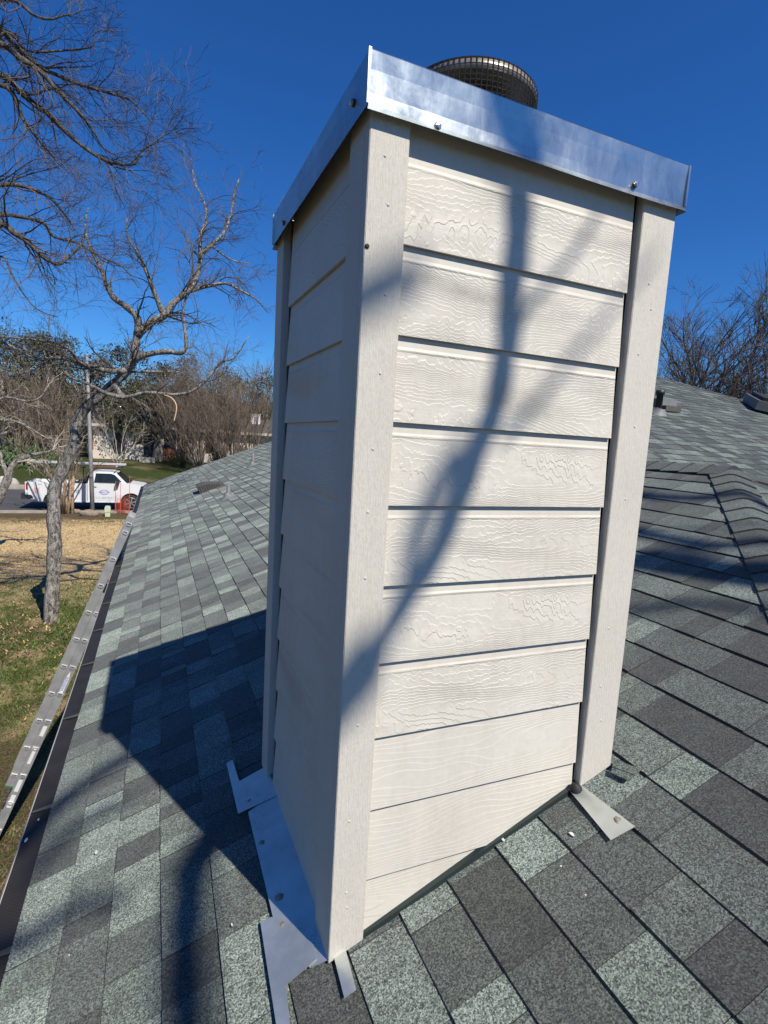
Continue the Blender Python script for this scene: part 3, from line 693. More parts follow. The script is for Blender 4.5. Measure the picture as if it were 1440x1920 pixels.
def lettering(body, size, o_, ex, ey, mat, parent, lift=0):
    V, F = text_mesh(body, size); b = MB(); ez = np.cross(ex, ey); b.faces([o_ + ex * v[0] + ey * v[1] + ez * lift for v in V], F); return obj('lettering', b, mat, parent)
def sticker(t0, t1, n0, w, body=None, par=None, taper=0):
    b = MB(); b.prism([LA + LD * t0 + LN * (n0 - w) - LY * .0025, LA + LD * (t1 - taper) + LN * (n0 - w) - LY * .0025, LA + LD * t1 + LN * n0 - LY * .0025, LA + LD * (t1 - taper) + LN * (n0 + w) - LY * .0025, LA + LD * t0 + LN * (n0 + w) - LY * .0025], (0, .002, 0))
    s_ = obj('sticker', b, M['white'], par or base[0])
    if body: lettering(body, .042, LA + LD * ((t0 + t1) / 2 - .02) + LN * n0 - LY * .004, LD, -LN, M['blue'], s_)
sticker(-.62, -.36, .083, .018, 'WERNER', taper=.08)
sticker(-1.14, -1.02, .083, .02, taper=.002); sticker(-1.47, -1.28, .083, .016, taper=.002); sticker(-1.80, -1.66, .083, .02, taper=.002); sticker(-1.99, -1.84, .083, .022, taper=.002)
for k in (0, 1):
    b = MB(); b.box((-2.64, .04, -.01 + .42 * k), (-2.55, .126, .05 + .42 * k), 0, (LD, LN, LY), LA); obj('foot', b, M['black'], lad)
b = MB(); b.box((-1.765, -.045, -.006), (-1.745, .042, .034), 0, (LD, LN, LY), LA); obj('end_cap', b, plain('green_cap', (.04, .13, .06), .5), lad)

# ------------------------------------------------------------------ trees
def rotv(d, ang, az):
    d = d / np.linalg.norm(d); a_ = np.array([0, 0, 1.0]) if abs(d[2]) < .9 else np.array([1.0, 0, 0]); u = np.cross(d, a_); u /= np.linalg.norm(u); w = np.cross(d, u)
    return d * math.cos(ang) + (u * math.cos(az) + w * math.sin(az)) * math.sin(ang)
def grow(mb, p, d, L, r, lvl, rng, P):
    seg = P.get('seg', .16); n = max(3, min(14, int(L / seg))); st = L / n; pts = [np.array(p)]; d = np.array(d) / np.linalg.norm(d)
    trop = np.array([0, 0, P.get('up', .05)]) if rng.random() > P.get('droopers', .3) else np.array([0, 0, -P.get('droop', .10)])
    wn = P.get('wander', .2); bias = np.array([rng.gauss(0, 1), rng.gauss(0, 1), rng.gauss(0, 1)]) * wn * .5; dirs = [d]
    for i in range(n):
        d = d + np.array([rng.gauss(0, wn), rng.gauss(0, wn), rng.gauss(0, wn)]) + bias + trop; d /= np.linalg.norm(d); pts.append(pts[-1] + d * st); dirs.append(d)
    rt = P.get('rmin', .0016); rad = [max(rt, r * (1 - .78 * i / n)) for i in range(n + 1)]
    mb.tube(pts, rad, 5 if r > .02 else 3, cap=False)
    if lvl <= 0: return
    nc = max(1, int(round(L * P.get('dens', 6) * rng.uniform(.7, 1.3) * (1 if lvl > 1 else P.get('dens1', 1)))))
    for c in range(nc):
        f = rng.uniform(.18, 1.0); i = min(n, int(f * n)); L2 = L * rng.uniform(.28, .62) * (1.15 - .5 * f)
        L2 = max(P.get('lmin', .12), L2)
        grow(mb, pts[i], rotv(dirs[i], math.radians(rng.uniform(*P.get('ang', (25, 65)))), rng.uniform(0, 6.283)), L2, max(rt, rad[i] * rng.uniform(.45, .7)), lvl - 1, rng, P)
def limb_pts(px, depth, rng, amp=.35):
    # (u, v) list -> 3-D, wandering slowly in depth about the given one
    pts = []; dd = depth if hasattr(depth, '__len__') else (depth, depth); n = len(px); ph = rng.uniform(0, 6); 
    for i, (u, v) in enumerate(px):
        f = i / max(1, n - 1); dep = dd[0] + (dd[1] - dd[0]) * f + amp * math.sin(ph + f * 3.2) * f - amp * math.sin(ph) * 0
        pts.append(at(u, v, dep))
    return pts
def smooth_pts(pts, rad, k=3):
    P = np.array(pts); out = []; ro = []; n = len(P)
    for i in range(n - 1):
        p0, p1, p2, p3 = P[max(0, i - 1)], P[i], P[i + 1], P[min(n - 1, i + 2)]
        for j in range(k):
            t = j / k; out.append(.5 * ((2 * p1) + (-p0 + p2) * t + (2 * p0 - 5 * p1 + 4 * p2 - p3) * t * t + (-p0 + 3 * p1 - 3 * p2 + p3) * t ** 3)); ro.append(rad[i] + (rad[i + 1] - rad[i]) * t)
    out.append(P[-1]); ro.append(rad[-1]); return np.array(out), ro
def twiggy(mbT, mbC, pts, r0, r1, rng, P, sides=7, dens=5, L=(.5, 1.1), lvl=2, start=.15):
    n = len(pts); rad = [r0 + (r1 - r0) * i / (n - 1) for i in range(n)]; sp_, ra = smooth_pts(pts, rad)
    ra = [r * (1 + .10 * math.sin(i * 2.1 + r0 * 99)) for i, r in enumerate(ra)]
    mbT.tube(sp_, ra, sides)
    ln = sum(np.linalg.norm(sp_[i + 1] - sp_[i]) for i in range(len(sp_) - 1)); nc = int(ln * dens)
    for c in range(nc):
        f = rng.uniform(start, 1.0); i = min(len(sp_) - 2, int(f * (len(sp_) - 1))); d = sp_[i + 1] - sp_[i]
        grow(mbC, sp_[i], rotv(d, math.radians(rng.uniform(18, 62)), rng.uniform(0, 6.283)), rng.uniform(*L), max(.003, ra[i] * rng.uniform(.22, .45)), lvl, rng, P)
PW = dict(seg=.10, up=.05, droop=.07, droopers=.5, wander=.15, dens=5.2, dens1=1.1, rmin=.0023, lmin=.22, ang=(18, 55))
def mktree(name, label, cat, limbs, depth, seed, P, dens, L, lvl=2, group=None, bark=None, twig=None, loc=None, amp=.35):
    rng = random.Random(seed); T = MB(); C_ = MB()
    for lb in limbs:
        px, r0, r1 = lb[0], lb[1], (lb[2] if lb[1] > .15 or lb[2] < .012 else .012); dp = lb[3] if len(lb) > 3 else depth; dn = lb[4] if len(lb) > 4 else dens
        twiggy(T, C_, limb_pts(px, dp, rng, amp if len(lb) < 6 else lb[5]), r0, r1, rng, P, dens=dn, L=L, lvl=lvl, start=.0 if dn > 0 and r0 < .1 else .3)
    t = thing(name, label, cat, loc, group)
    obj('trunk', T, bark or M['bark'], t, True); obj('crown', C_, twig or M['twig'], t); return t
D0 = 11.57
main = [
 ([(95, 1170), (98, 1120), (103, 1020), (101, 969), (103, 915), (119, 879), (139, 836), (144, 796), (159, 767), (188, 742), (213, 720), (235, 699), (249, 677), (255, 644), (258, 623)], .152, .074, D0, 0, 0),
 ([(258, 626), (258, 597), (238, 576), (213, 558), (199, 532), (191, 507), (172, 470), (160, 430), (165, 390)], .085, .02, (D0, D0 - .6), 5),
 ([(257, 630), (282, 605), (307, 592), (321, 572), (350, 547), (365, 529), (372, 505), (379, 477), (401, 455), (422, 433), (433, 400), (440, 361), (448, 336)], .088, .012, (D0, D0 + .5), 6),
 ([(376, 485), (375, 444), (386, 415), (383, 379), (365, 343), (361, 318)], .04, .01, (D0 + .25, D0 + .1), 8),
 ([(395, 460), (433, 487), (469, 494)], .025, .007, (D0 + .35, D0 + .8), 8),
 ([(350, 547), (383, 538), (422, 531), (448, 543), (480, 561), (502, 586)], .05, .009, (D0 + .2, D0 + 1.0), 7),
 ([(307, 592), (289, 547), (278, 518), (262, 480), (240, 445), (238, 410)], .06, .015, (D0 + .1, D0 - .6), 6),
 ([(238, 695), (260, 670), (310, 659), (339, 662), (350, 644), (343, 594), (347, 565), (352, 545)], .075, .03, (D0, D0 - .8), 4),
 ([(238, 695), (209, 695), (180, 690), (155, 684), (119, 671), (72, 673), (36, 657), (0, 639), (-60, 610)], .075, .03, (D0, D0 - 2.2), 4),
 ([(180, 690), (150, 680), (130, 655), (100, 642), (60, 636), (0, 632)], .04, .012, (D0 - .5, D0 - 1.8), 5),
 ([(235, 745), (199, 738), (166, 720), (130, 706), (108, 680)], .05, .02, (D0 - .4, D0 - 1.4), 5),
 ([(215, 722), (235, 745), (274, 736), (325, 740), (361, 733), (390, 709), (412, 680), (440, 670), (466, 630)], .05, .009, (D0 - .2, D0 - .9), 6),
 ([(240, 697), (296, 697), (336, 698), (365, 717)], .03, .007, (D0 + .1, D0 + .7), 7),
]
tree1 = mktree('bare_tree', 'bare grey-barked tree with crooked trunk standing on the lawn beyond the ladder', 'tree', main, D0, 21, PW, 9.5, (.5, 1.4), 2, 'bare trees without leaves', loc=on_plane(97, 1165, (0, 0, 1), G))
# the pale broken bark strip that hangs from its lower limb
bs = MB(); bs.tube(smooth_pts([at(u, v, D0 - .55) for u, v in [(308, 741), (318, 744), (327, 752), (331, 764), (329, 778), (326, 790)]], [.016, .016, .018, .017, .013, .006])[0], .013, 6)
obj('broken_branch', bs, plain('torn_pale_wood', (.48, .34, .22), .8), tree1, True, label='pale torn branch end hanging from the lower limb')
D1 = 9.0
lt = [
 ([(-205, 1480), (-212, 1300), (-215, 1000), (-190, 700), (-170, 450), (-150, 300)], .24, .14, 8.6, 0, 0),
 ([(-150, 300), (-60, 60), (0, -60), (60, -200)], .12, .03, (8.6, 8.3), 3),
 ([(-165, 420), (-110, 150), (-40, 40), (0, 54), (22, 79), (72, 123), (108, 141), (162, 162), (213, 177), (245, 188), (274, 217), (288, 232)], .10, .008, (8.6, 9.4), 5),
 ([(245, 188), (274, 177), (300, 177), (327, 190)], .012, .004, (9.3, 9.6), 7),
 ([(-165, 420), (-60, 110), (0, 83), (36, 108), (79, 137), (108, 170), (144, 206), (162, 227), (177, 249), (195, 278), (220, 292)], .10, .008, (8.6, 9.1), 5),
 ([(162, 225), (195, 226), (220, 224), (253, 238), (285, 231)], .014, .004, (9.0, 9.3), 7),
 ([(-170, 450), (-70, 170), (0, 141), (36, 170), (69, 199), (94, 217), (126, 249), (155, 274), (184, 294), (217, 307), (253, 307), (264, 285), (307, 253), (325, 220), (365, 193)], .10, .005, (8.6, 9.5), 5),
 ([(184, 294), (202, 321), (245, 354), (274, 361), (290, 376)], .013, .004, (9.0, 9.2), 6),
 ([(-175, 480), (-70, 190), (0, 159), (29, 184), (40, 217), (61, 249), (90, 282), (105, 300)], .09, .012, (8.6, 8.9), 6),
 ([(-180, 520), (-60, 370), (0, 347), (47, 350), (90, 368), (120, 400), (140, 430)], .08, .012, (8.6, 9.0), 6),
 ([(-60, 372), (0, 347), (30, 336), (60, 325), (110, 312), (138, 290)], .03, .006, (8.7, 9.0), 6),
 ([(-190, 600), (-60, 440), (0, 419), (22, 433), (54, 455), (79, 480), (108, 495), (126, 484), (152, 459), (160, 430)], .11, .02, (8.6, 9.2), 5),
 ([(-60, 430), (0, 404), (47, 408), (83, 419), (101, 444), (144, 455), (180, 477), (231, 502), (260, 540)], .06, .01, (8.7, 9.4), 6),
 ([(-100, 80), (-30, 10), (20, 0), (43, 11), (65, 29), (94, 36), (119, 29), (148, 22), (152, -5)], .06, .008, (8.6, 9.0), 6),
 ([(-80, 530), (0, 480), (20, 510), (40, 545), (70, 580), (110, 595)], .035, .006, (8.6, 8.9), 6),
 ([(-60, 130), (10, 60), (50, 95), (100, 96), (150, 92), (175, 85), (178, 60), (215, 58), (245, 60)], .04, .004, (8.7, 9.3), 6),
]
lt = [(l[0], l[1] * (.62 if k > 0 else 1), l[2] * .8) + tuple(l[3:]) for k, l in enumerate(lt)]
tree2 = mktree('bare_tree', 'bare tree with fine drooping twigs reaching in from the upper left against the sky', 'tree', lt, D1, 22, dict(PW, droop=.05, droopers=.5, wander=.13, dens=5.0), 8.5, (.5, 1.4), 2, 'bare trees without leaves', M['bark_d'], loc=on_plane(-210, 1300, (0, 0, 1), G))
sm = [
 ([(-30, 1010), (-10, 950), (8, 913), (17, 892), (21, 878), (35, 863), (62, 853), (92, 847), (110, 838)], .17, .03, 17.0, 2, .1),
 ([(15, 895), (10, 880), (4, 867), (0, 842), (-8, 800)], .10, .05, 17.0, 2, .1),
 ([(-20, 760), (10, 745), (50, 752), (75, 745), (92, 722)], .05, .012, 17.0, 3, .2),
 ([(-20, 780), (0, 787), (30, 790), (60, 805), (100, 830)], .06, .012, 16.6, 3, .2),
 ([(-20, 812), (0, 815), (18, 808), (24, 803)], .06, .02, 16.6, 3, .2),
]
mktree('bare_tree', 'small pale-barked bare tree cut by the left edge beside the truck', 'tree', sm, 17, 23, dict(PW, rmin=.004, dens=4, wander=.12), 3, (.5, 1.3), 2, 'bare trees without leaves', M['bark'], M['twig_p'], loc=on_plane(-30, 1010, (0, 0, 1), G))
# the tree behind the camera whose limbs shade the chimney
def shade(px, d0, d1=None, n=(0, 1, 0), k=-.0):
    out = []
    for i, (u, v) in enumerate(px):
        q = on_plane(u, v, n, k); dd = d0 + ((d1 if d1 is not None else d0) - d0) * i / max(1, len(px) - 1); out.append(q + SUN * dd)
    return out
rngS = random.Random(31); T = MB(); C_ = MB()
PS = dict(seg=.2, up=.03, droop=.05, droopers=.3, wander=.10, dens=2.2, dens1=.7, rmin=.003, lmin=.2)
limb = shade([(1010, 130), (990, 300), (984, 420), (970, 540), (962, 640), (942, 740), (905, 835), (870, 930), (838, 1010), (790, 1090), (742, 1160), (700, 1235), (660, 1310), (600, 1400), (480, 1560)], 5.2, 5.2)
trunkbase = np.array([4.2, -7.5, G - .62]); top0 = limb[0] + np.array([1.3, .15, .55])
sp_, ra = smooth_pts([trunkbase, trunkbase + np.array([-.2, .3, 2.2]), trunkbase + np.array([-.9, 1.2, 4.6]), top0 + np.array([.6, -.5, .4]), top0], [.24, .21, .16, .07, .05]); T.tube(sp_, ra, 10)
twiggy(T, C_, [top0] + limb, .042, .015, rngS, PS, 8, 0, (.5, 1.1), 1)
twiggy(T, C_, shade([(984, 590), (1010, 545), (1050, 505), (1100, 440), (1180, 300)], 5.2, 6.0), .012, .008, rngS, PS, 6, 0, (.5, .9), 1)
twiggy(T, C_, shade([(962, 800), (1000, 760), (1044, 708), (1090, 650), (1140, 590), (1230, 480)], 6.2, 8.0), .014, .008, rngS, PS, 6, 0, (.5, .9), 1)
twiggy(T, C_, shade([(880, 830), (844, 883), (810, 950), (786, 1017), (773, 1092), (740, 1180)], 8.5, 8.5), .035, .025, rngS, PS, 6, 0, (.5, .9), 1)
RP = dict(n=(-S, S * YAW, 1), k=Z0)
twiggy(T, C_, shade([(420, 1540), (365, 1610), (352, 1700), (345, 1800), (350, 1960)], 9.5, 10, **RP), .06, .05, rngS, PS, 6, .0, (.5, .9), 1)
for (pts_, d_, r_) in [([(1150, 990), (1250, 1010), (1330, 1025), (1440, 1020), (1560, 1035)], 10, .05), ([(1150, 925), (1280, 935), (1400, 930), (1560, 940)], 11, .05), ([(1150, 1050), (1260, 1035), (1350, 1060), (1480, 1075)], 12, .05),
                       ([(1180, 1150), (1300, 1130), (1480, 1160)], 12, .035), ([(20, 1600), (90, 1530), (160, 1470), (300, 1380)], 10, .045), ([(-60, 1800), (60, 1760), (140, 1700), (230, 1690)], 10, .035), ([(60, 1640), (130, 1560), (230, 1500)], 11, .03)]:
    twiggy(T, C_, shade(pts_, d_, d_ + .6, **RP), r_, r_ * .7, rngS, PS, 6, .9, (.6, 1.3), 1)
for a_, b_ in ((0, 0),):
    for k in range(4):
        q = trunkbase + np.array([-.9, 1.2, 4.6 - .5 * k]); twiggy(T, C_, [q, q + np.array([1.2 - k, -.6, 1.2]), q + np.array([2.2 - 1.6 * k, -1.4 + .5 * k, 2.6])], .07, .015, rngS, PS, 6, 2, (.6, 1.4), 2)
t = thing('bare_tree', 'bare tree behind the viewer, its limbs casting shadows across the chimney front', 'tree', trunkbase, 'bare trees without leaves')
obj('trunk', T, M['bark'], t, True); obj('crown', C_, M['twig'], t)
# bare trees beyond the far roof, on the right
def fan_tree(name, label, base, H, seed, lean=(0, 0, 0), n=7, spread=42, P=None, bark=None, twig=None, r=.22, first=.25, group='bare trees without leaves', cat='tree', lvl=3, L1=.55):
    rng = random.Random(seed); T = MB(); C_ = MB(); base = np.array(base, float); PP = dict(seg=H * .035, up=.05, droop=.03, droopers=.2, wander=.11, dens=11 / H * 1.6, dens1=1.3, rmin=.004 + H * .0004, lmin=H * .03, ang=(18, 48))
    if P: PP.update(P)
    d = np.array([lean[0], lean[1], 1.0]); d /= np.linalg.norm(d); fork = base + d * H * first
    sp_, ra = smooth_pts([base - d * .2, base + d * H * first * .5 + np.array([rng.uniform(-.1, .1), 0, 0]), fork], [r, r * .8, r * .65]); T.tube(sp_, ra, 9)
    for k in range(n):
        az = 6.283 * k / n + rng.uniform(-.3, .3); an = math.radians(spread * rng.uniform(.25, 1.0)); dd = rotv(d, an, az)
        grow(C_, fork - d * H * first * rng.uniform(0, .3), dd, H * (1 - first) * rng.uniform(L1 - .1, L1 + .18), r * rng.uniform(.3, .5), lvl, rng, PP)
    t = thing(name, label, cat, base, group); obj('trunk', T, bark or M['bark'], t, True); obj('crown', C_, twig or M['twig'], t); return t
def gpos(u, depth):
    p = at(u, 800, depth); return (p[0], p[1], gz(p[0], p[1]))
fan_tree('bare_tree', 'bare fan-shaped dark tree behind the far roof just right of the chimney', gpos(1268, 27), 16.0, 51, (.15, 0, 0), 17, 42, dict(dens=1.85, rmin=.007), twig=M['twig_d'], r=.26, L1=.66)
fan_tree('bare_tree', 'bare dark tree behind the far roof at the right edge above the fan vent', gpos(1500, 24), 15.0, 52, (-.05, 0, 0), 17, 46, dict(dens=1.9, rmin=.007), twig=M['twig_d'], r=.25, L1=.66)
fan_tree('shrub', 'tangled leafless brush rising just behind the roof fan at the right', gpos(1405, 30), 10.6, 53, (0, 0, 0), 22, 60, dict(dens=2.6, wander=.2, up=.0, rmin=.007), twig=M['twig_r'], r=.14, first=.35, group='leafless shrubs', cat='shrub', L1=.62)
fan_tree('shrub', 'tangled leafless brush low behind the far roof ridge beside the chimney', gpos(1312, 32), 10.8, 54, (0, 0, 0), 18, 60, dict(dens=2.2, wander=.2, up=.0, rmin=.007), twig=M['twig_d'], r=.14, first=.35, group='leafless shrubs', cat='shrub', L1=.60)
# street-side multi-stem tree and leafless shrubs across the street
def shrub(label, u, depth, H, n, seed, spread, twig, r=.05, name='shrub', cat='shrub', group='leafless shrubs', dens=1.6, lvl=2, bark=None, rmin=.008, wander=.08):
    rng = random.Random(seed); base = np.array(gpos(u, depth)); T = MB(); C_ = MB()
    PP = dict(seg=H * .07, up=.05, droop=.0, droopers=.05, wander=wander, dens=dens, dens1=1.2, rmin=rmin, lmin=H * .08, ang=(12, 40))
    for k in range(n):
        az = rng.uniform(0, 6.283); an = math.radians(rng.uniform(3, spread)); dd = rotv(np.array([0, 0, 1.0]), an, az); p0 = base + np.array([math.cos(az), math.sin(az), 0]) * rng.uniform(.03, .25) - np.array([0, 0, .1])
        Ls = H * rng.uniform(.3, .45); pts = [p0 + dd * Ls * f + np.array([rng.gauss(0, .03), rng.gauss(0, .03), 0]) for f in (0, .5, 1)]
        T.tube(pts, [r, r * .8, r * .6], 5)
        grow(C_, pts[-1], dd + np.array([0, 0, .2]), H * rng.uniform(.5, .7), r * .55, lvl, rng, PP); grow(C_, pts[1], rotv(dd, .4, rng.uniform(0, 6)), H * rng.uniform(.35, .6), r * .4, lvl - 1, rng, PP)
    t = thing(name, label, cat, base, group); obj('trunk', T, bark or twig, t, True); obj('crown', C_, twig, t); return t
shrub('multi-stemmed tree with peeling tan bark on the verge in front of the truck', 124, 25.2, 5.6, 8, 61, 26, M['twig_r'], .085, 'crape_myrtle', 'tree', 'trees on the verge', 1.5, 2, M['bark_r'], .006)
shrub('leafless brown shrub at the left edge above the truck bed', 38, 45, 7.4, 22, 62, 38, M['twig_r'], .05, dens=1.5)
shrub('leafless brown shrub beside the pole, across the street', 112, 46, 7.2, 20, 63, 40, M['twig_r'], .05, dens=1.5)
shrub('leafless brown shrub right of the front door of the house across the street', 345, 50, 9.2, 26, 64, 30, M['twig_r'], .06, dens=1.3)
shrub('tall leafless brown shrub in front of the right half of the house across the street', 408, 50, 10.2, 30, 65, 30, M['twig_r'], .06, dens=1.3)
shrub('leafless brown shrub rising above the roof edge next to the chimney', 468, 52, 9.8, 26, 66, 34, M['twig_r'], .06, dens=1.3)
shrub('leafless brown shrub between the two tall ones in front of the far house', 376, 47, 8.4, 24, 71, 34, M['twig_r'], .05, dens=1.5)
shrub('leafless brown shrub hiding the right end of the far house', 440, 47, 8.2, 24, 72, 34, M['twig_r'], .05, dens=1.5)
shrub('thin bare shrub left of the front door of the house across the street', 222, 48, 5.0, 9, 67, 40, M['twig_p'], .04, dens=1.2)
fan_tree('bare_tree', 'dark spreading bare tree over the front door across the street', gpos(300, 53), 8.6, 68, (0, 0, 0), 9, 70, dict(dens=1.2, wander=.14, up=0), twig=M['twig_d'], r=.25, first=.3)
fan_tree('bare_tree', 'hazy grey bare crown above the live oaks at the left edge', gpos(45, 84), 22, 69, (0, 0, 0), 10, 44, dict(dens=.75, rmin=.02), twig=M['twig'], r=.4, L1=.66)
fan_tree('bare_tree', 'hazy bare crown low in the distance against the left edge of the chimney', gpos(515, 86), 16.5, 70, (0, 0, 0), 10, 44, dict(dens=.8, rmin=.02), twig=M['twig'], r=.35, L1=.66)
# evergreen oaks behind the house over the street
def oak(label, u, depth, topv, wid, seed, leaf, n=6500, group='evergreen trees over the street', lowf=.22, spot=None, H=None):
    rng = random.Random(seed); base = np.array(gpos(u, depth) if spot is None else spot, float); H = H or at(u, topv, depth)[2] - base[2]; T = MB(); C_ = MB()
    T.tube([base - np.array([0, 0, .3]), base + np.array([.2, 0, H * .25]), base + np.array([0, 0, H * .55])], [.4, .32, .15], 8)
    cl = []
    for k in range(34):
        f = rng.random(); z = lowf + (1 - lowf) * f; rr = wid * math.sqrt(max(.05, 1 - ((z - .5) / .54) ** 2)) * math.sqrt(rng.random()); t_ = rng.uniform(0, 6.283)
        cl.append((base + np.array([rr * math.cos(t_), rr * math.sin(t_), H * z * .95]), rng.uniform(.12, .24) * wid))
    for c0, cr in cl:
        T.tube([base + np.array([0, 0, H * .3]), (base + np.array([0, 0, H * .35]) + c0) / 2 + np.array([0, 0, .4]), c0], [.13, .08, .03], 4)
        for k in range(int(n / len(cl))):
            v = np.array([rng.gauss(0, 1), rng.gauss(0, 1), rng.gauss(0, .75)]); v *= cr / max(.6, np.linalg.norm(v)) * rng.random() ** .4
            p = c0 + v * 1.25; s_ = rng.uniform(.07, .19) * max(.6, depth / 70); a_ = np.array([rng.gauss(0, 1), rng.gauss(0, 1), rng.gauss(0, 1)]); a_ /= np.linalg.norm(a_); b_ = np.cross(a_, [rng.gauss(0, 1), rng.gauss(0, 1), rng.gauss(0, 1)]); b_ /= (np.linalg.norm(b_) + 1e-9)
            C_.face([p - a_ * s_, p + b_ * s_ * .6, p + a_ * s_, p - b_ * s_ * .6])
    t = thing('evergreen_tree', label, 'tree', base, group); obj('trunk', T, M['bark'], t, True); obj('crown', C_, leaf, t)
oak('broad dark evergreen tree at the left edge above the street', 5, 64, 600, 9, 81, M['oak'], 9000)
oak('dark evergreen tree with a pointed top left of the leaning trunk', 112, 66, 622, 4.8, 82, M['oak'], 6500)
oak('olive evergreen tree behind the slim grey pole', 165, 64, 664, 5.5, 83, M['oak2'], 7000)
oak('dark evergreen tree behind the leaning trunk, above the far house', 245, 70, 640, 6.0, 84, M['oak'], 7500)
oak('olive evergreen tree behind the fork of the bare tree and the far roof', 318, 70, 668, 6.2, 85, M['oak2'], 7500)
oak('olive evergreen tree behind the tall brown shrubs', 410, 76, 690, 7.0, 86, M['oak2'], 6500)
oak('dark evergreen tree close to the chimney edge in the distance', 500, 78, 705, 6.5, 87, M['oak'])
oak('tall olive evergreen tree between the broad dark one and the pointed one', 62, 68, 628, 6, 93, M['oak2'], 7500)
oak('small dark live oak left of the front door, its crown over the far roof', 196, 53, 728, 3.4, 91, M['oak2'], 5200, lowf=.42)
oak('dark live oak right of the front door, its crown hiding the far roof', 292, 53, 722, 3.9, 92, M['oak'], 7500, lowf=.40)
oak('low olive evergreen tree at the left edge under the broad dark one', 30, 54, 715, 5.5, 88, M['oak2'], 5000)
oak('low dark evergreen bush mass between the pole and the left edge', 98, 54, 735, 4.5, 89, M['oak2'], 4000)
oak('added broad dark evergreen tree out of view on the left, blocking low sky light', 0, 12, 0, 5.2, 95, M['oak'], 9000, 'added evergreen trees out of view', .3, (-11.5, .5, G - .62), 11.1)  # unseen tree, added to keep low sky light off the chimney's left face
rngF = random.Random(77)
mb = MB()
for k in range(9000):                                                # distant wood
    x = rngF.uniform(-90, 90); y = rngF.uniform(105, 125); z = gz(x, y) + rngF.random() ** .8 * (9.5 + 2.5 * fnoise(x, 0, .08)); s_ = rngF.uniform(.3, .8); a_ = rngF.uniform(0, 6.28)
    mb.face([(x - s_ * math.cos(a_), y, z - s_), (x + s_, y + s_ * math.sin(a_), z - .2), (x + s_ * .3, y, z + s_), (x - s_, y - s_ * .3, z + .3)])
tag(obj('distant_wood', mb, M['oak2']), 'distant belt of dull green woodland along the horizon', 'wood', kind='stuff')
# hedge and verge plants over the street
for k, (u, dp, w_, h_, lb) in enumerate([(20, 43, 1.8, 1.3, 'low green bush by the pale stones at the left edge'), (82, 44.5, 2.4, 1.2, 'low green bush behind the truck bed'), (322, 55, 2.2, 1.0, 'leafy green bush right of the front door'), (240, 56, 1.3, .7, 'small green bush under the front window')]):
    rr = random.Random(90 + k); b0 = np.array(gpos(u, dp)); C_ = MB(); T = MB()
    for j in range(1500):
        v = np.array([rr.gauss(0, w_ * .42), rr.gauss(0, .5), abs(rr.gauss(0, h_ * .5))]); p = b0 + v; s_ = rr.uniform(.05, .13); a_ = rr.uniform(0, 6.28)
        C_.face([p + np.array([-s_ * math.cos(a_), -s_ * math.sin(a_), -s_]), p + np.array([s_, 0, 0]), p + np.array([0, s_, s_])])
    for j in range(6): T.tube([b0 + np.array([rr.gauss(0, .2), 0, -.1]), b0 + np.array([rr.gauss(0, w_ * .3), rr.gauss(0, .2), h_ * .7])], [.03, .01], 4)
    t = thing('bush', lb, 'bush', b0, 'green bushes across the street'); obj('stem', T, M['twig_d'], t); obj('foliage', C_, M['hedge'], t)

# ------------------------------------------------------------------ house across the street
HY = 58.0
def hp(u, v, y=HY): return on_plane(u, v, (0, 1, 0), y)
x0, x1 = hp(168, 830)[0], hp(560, 830)[0]; zw0 = gz(0, HY) - .3; zev = hp(250, 800)[2]
far = thing('house', 'low cream-walled house with dull brown roof across the street', 'house', ((x0 + x1) / 2, HY + 4, zw0))
mb = MB(); mb.box((x0, HY, zw0), (x1, HY + 9, zev)); obj('wall', mb, M['cream'], far)
mb = MB(); ze = zev; mb.prism([(x0 - .6, HY - .7, ze - .02), (x1, HY - .7, ze - .02), (x1, HY + 4.5, ze + 1.55), (x0 - .6, HY + 4.5, ze + 1.55)], (0, 0, .12)); mb.prism([(x0 - .6, HY + 4.51, ze + 1.55), (x1, HY + 4.51, ze + 1.55), (x1, HY + 9.7, ze - .02), (x0 - .6, HY + 9.7, ze - .02)], (0, 0, .12)); rf = obj('roof', mb, M['farroof'], far)
mb = MB(); mb.box((x0 - .6, HY - .74, ze - .16), (x1, HY - .702, ze + .11)); obj('fascia', mb, M['stone'], far)
a_, b_ = hp(469, 798, HY + 3), hp(487, 779, HY + 3); mb = MB(); mb.box((a_[0], HY + 2.6, a_[2] - .6), (b_[0], HY + 3.6, b_[2])); mb.box((a_[0] - .06, HY + 2.55, b_[2] + .001), (b_[0] + .06, HY + 3.65, b_[2] + .1)); obj('chimney', mb, M['white'], rf)
def inset(name, u0, v0, u1, v1, mat, d=.03):
    p, q = hp(u0, v1), hp(u1, v0); m_ = MB(); m_.box((p[0], HY - d, p[2]), (q[0], HY - .001, q[2])); return obj(name, m_, mat, far)
inset('window', 251, 816, 266, 832, M['glass']); inset('door', 269, 812, 291, 858, M['dark'], .04); inset('window', 211, 812, 234, 850, M['dark']); inset('window', 308, 818, 330, 842, M['dark'], .03); inset('brick_panel', 306, 843, 336, 866, M['brick'], .05)
inset('post', 293, 817, 297, 862, M['white'], .6); inset('window', 385, 824, 399, 850, M['dark']); inset('brick_panel', 168, 805, 175, 842, M['brick'], .05); inset('window', 336, 815, 354, 846, M['dark'])
mb = MB(); p, q = hp(262, 862), hp(290, 855); mb.box((p[0], HY - 2.2, zw0), (q[0], HY - .05, p[2] + .3)); obj('step', mb, M['stone'], far)

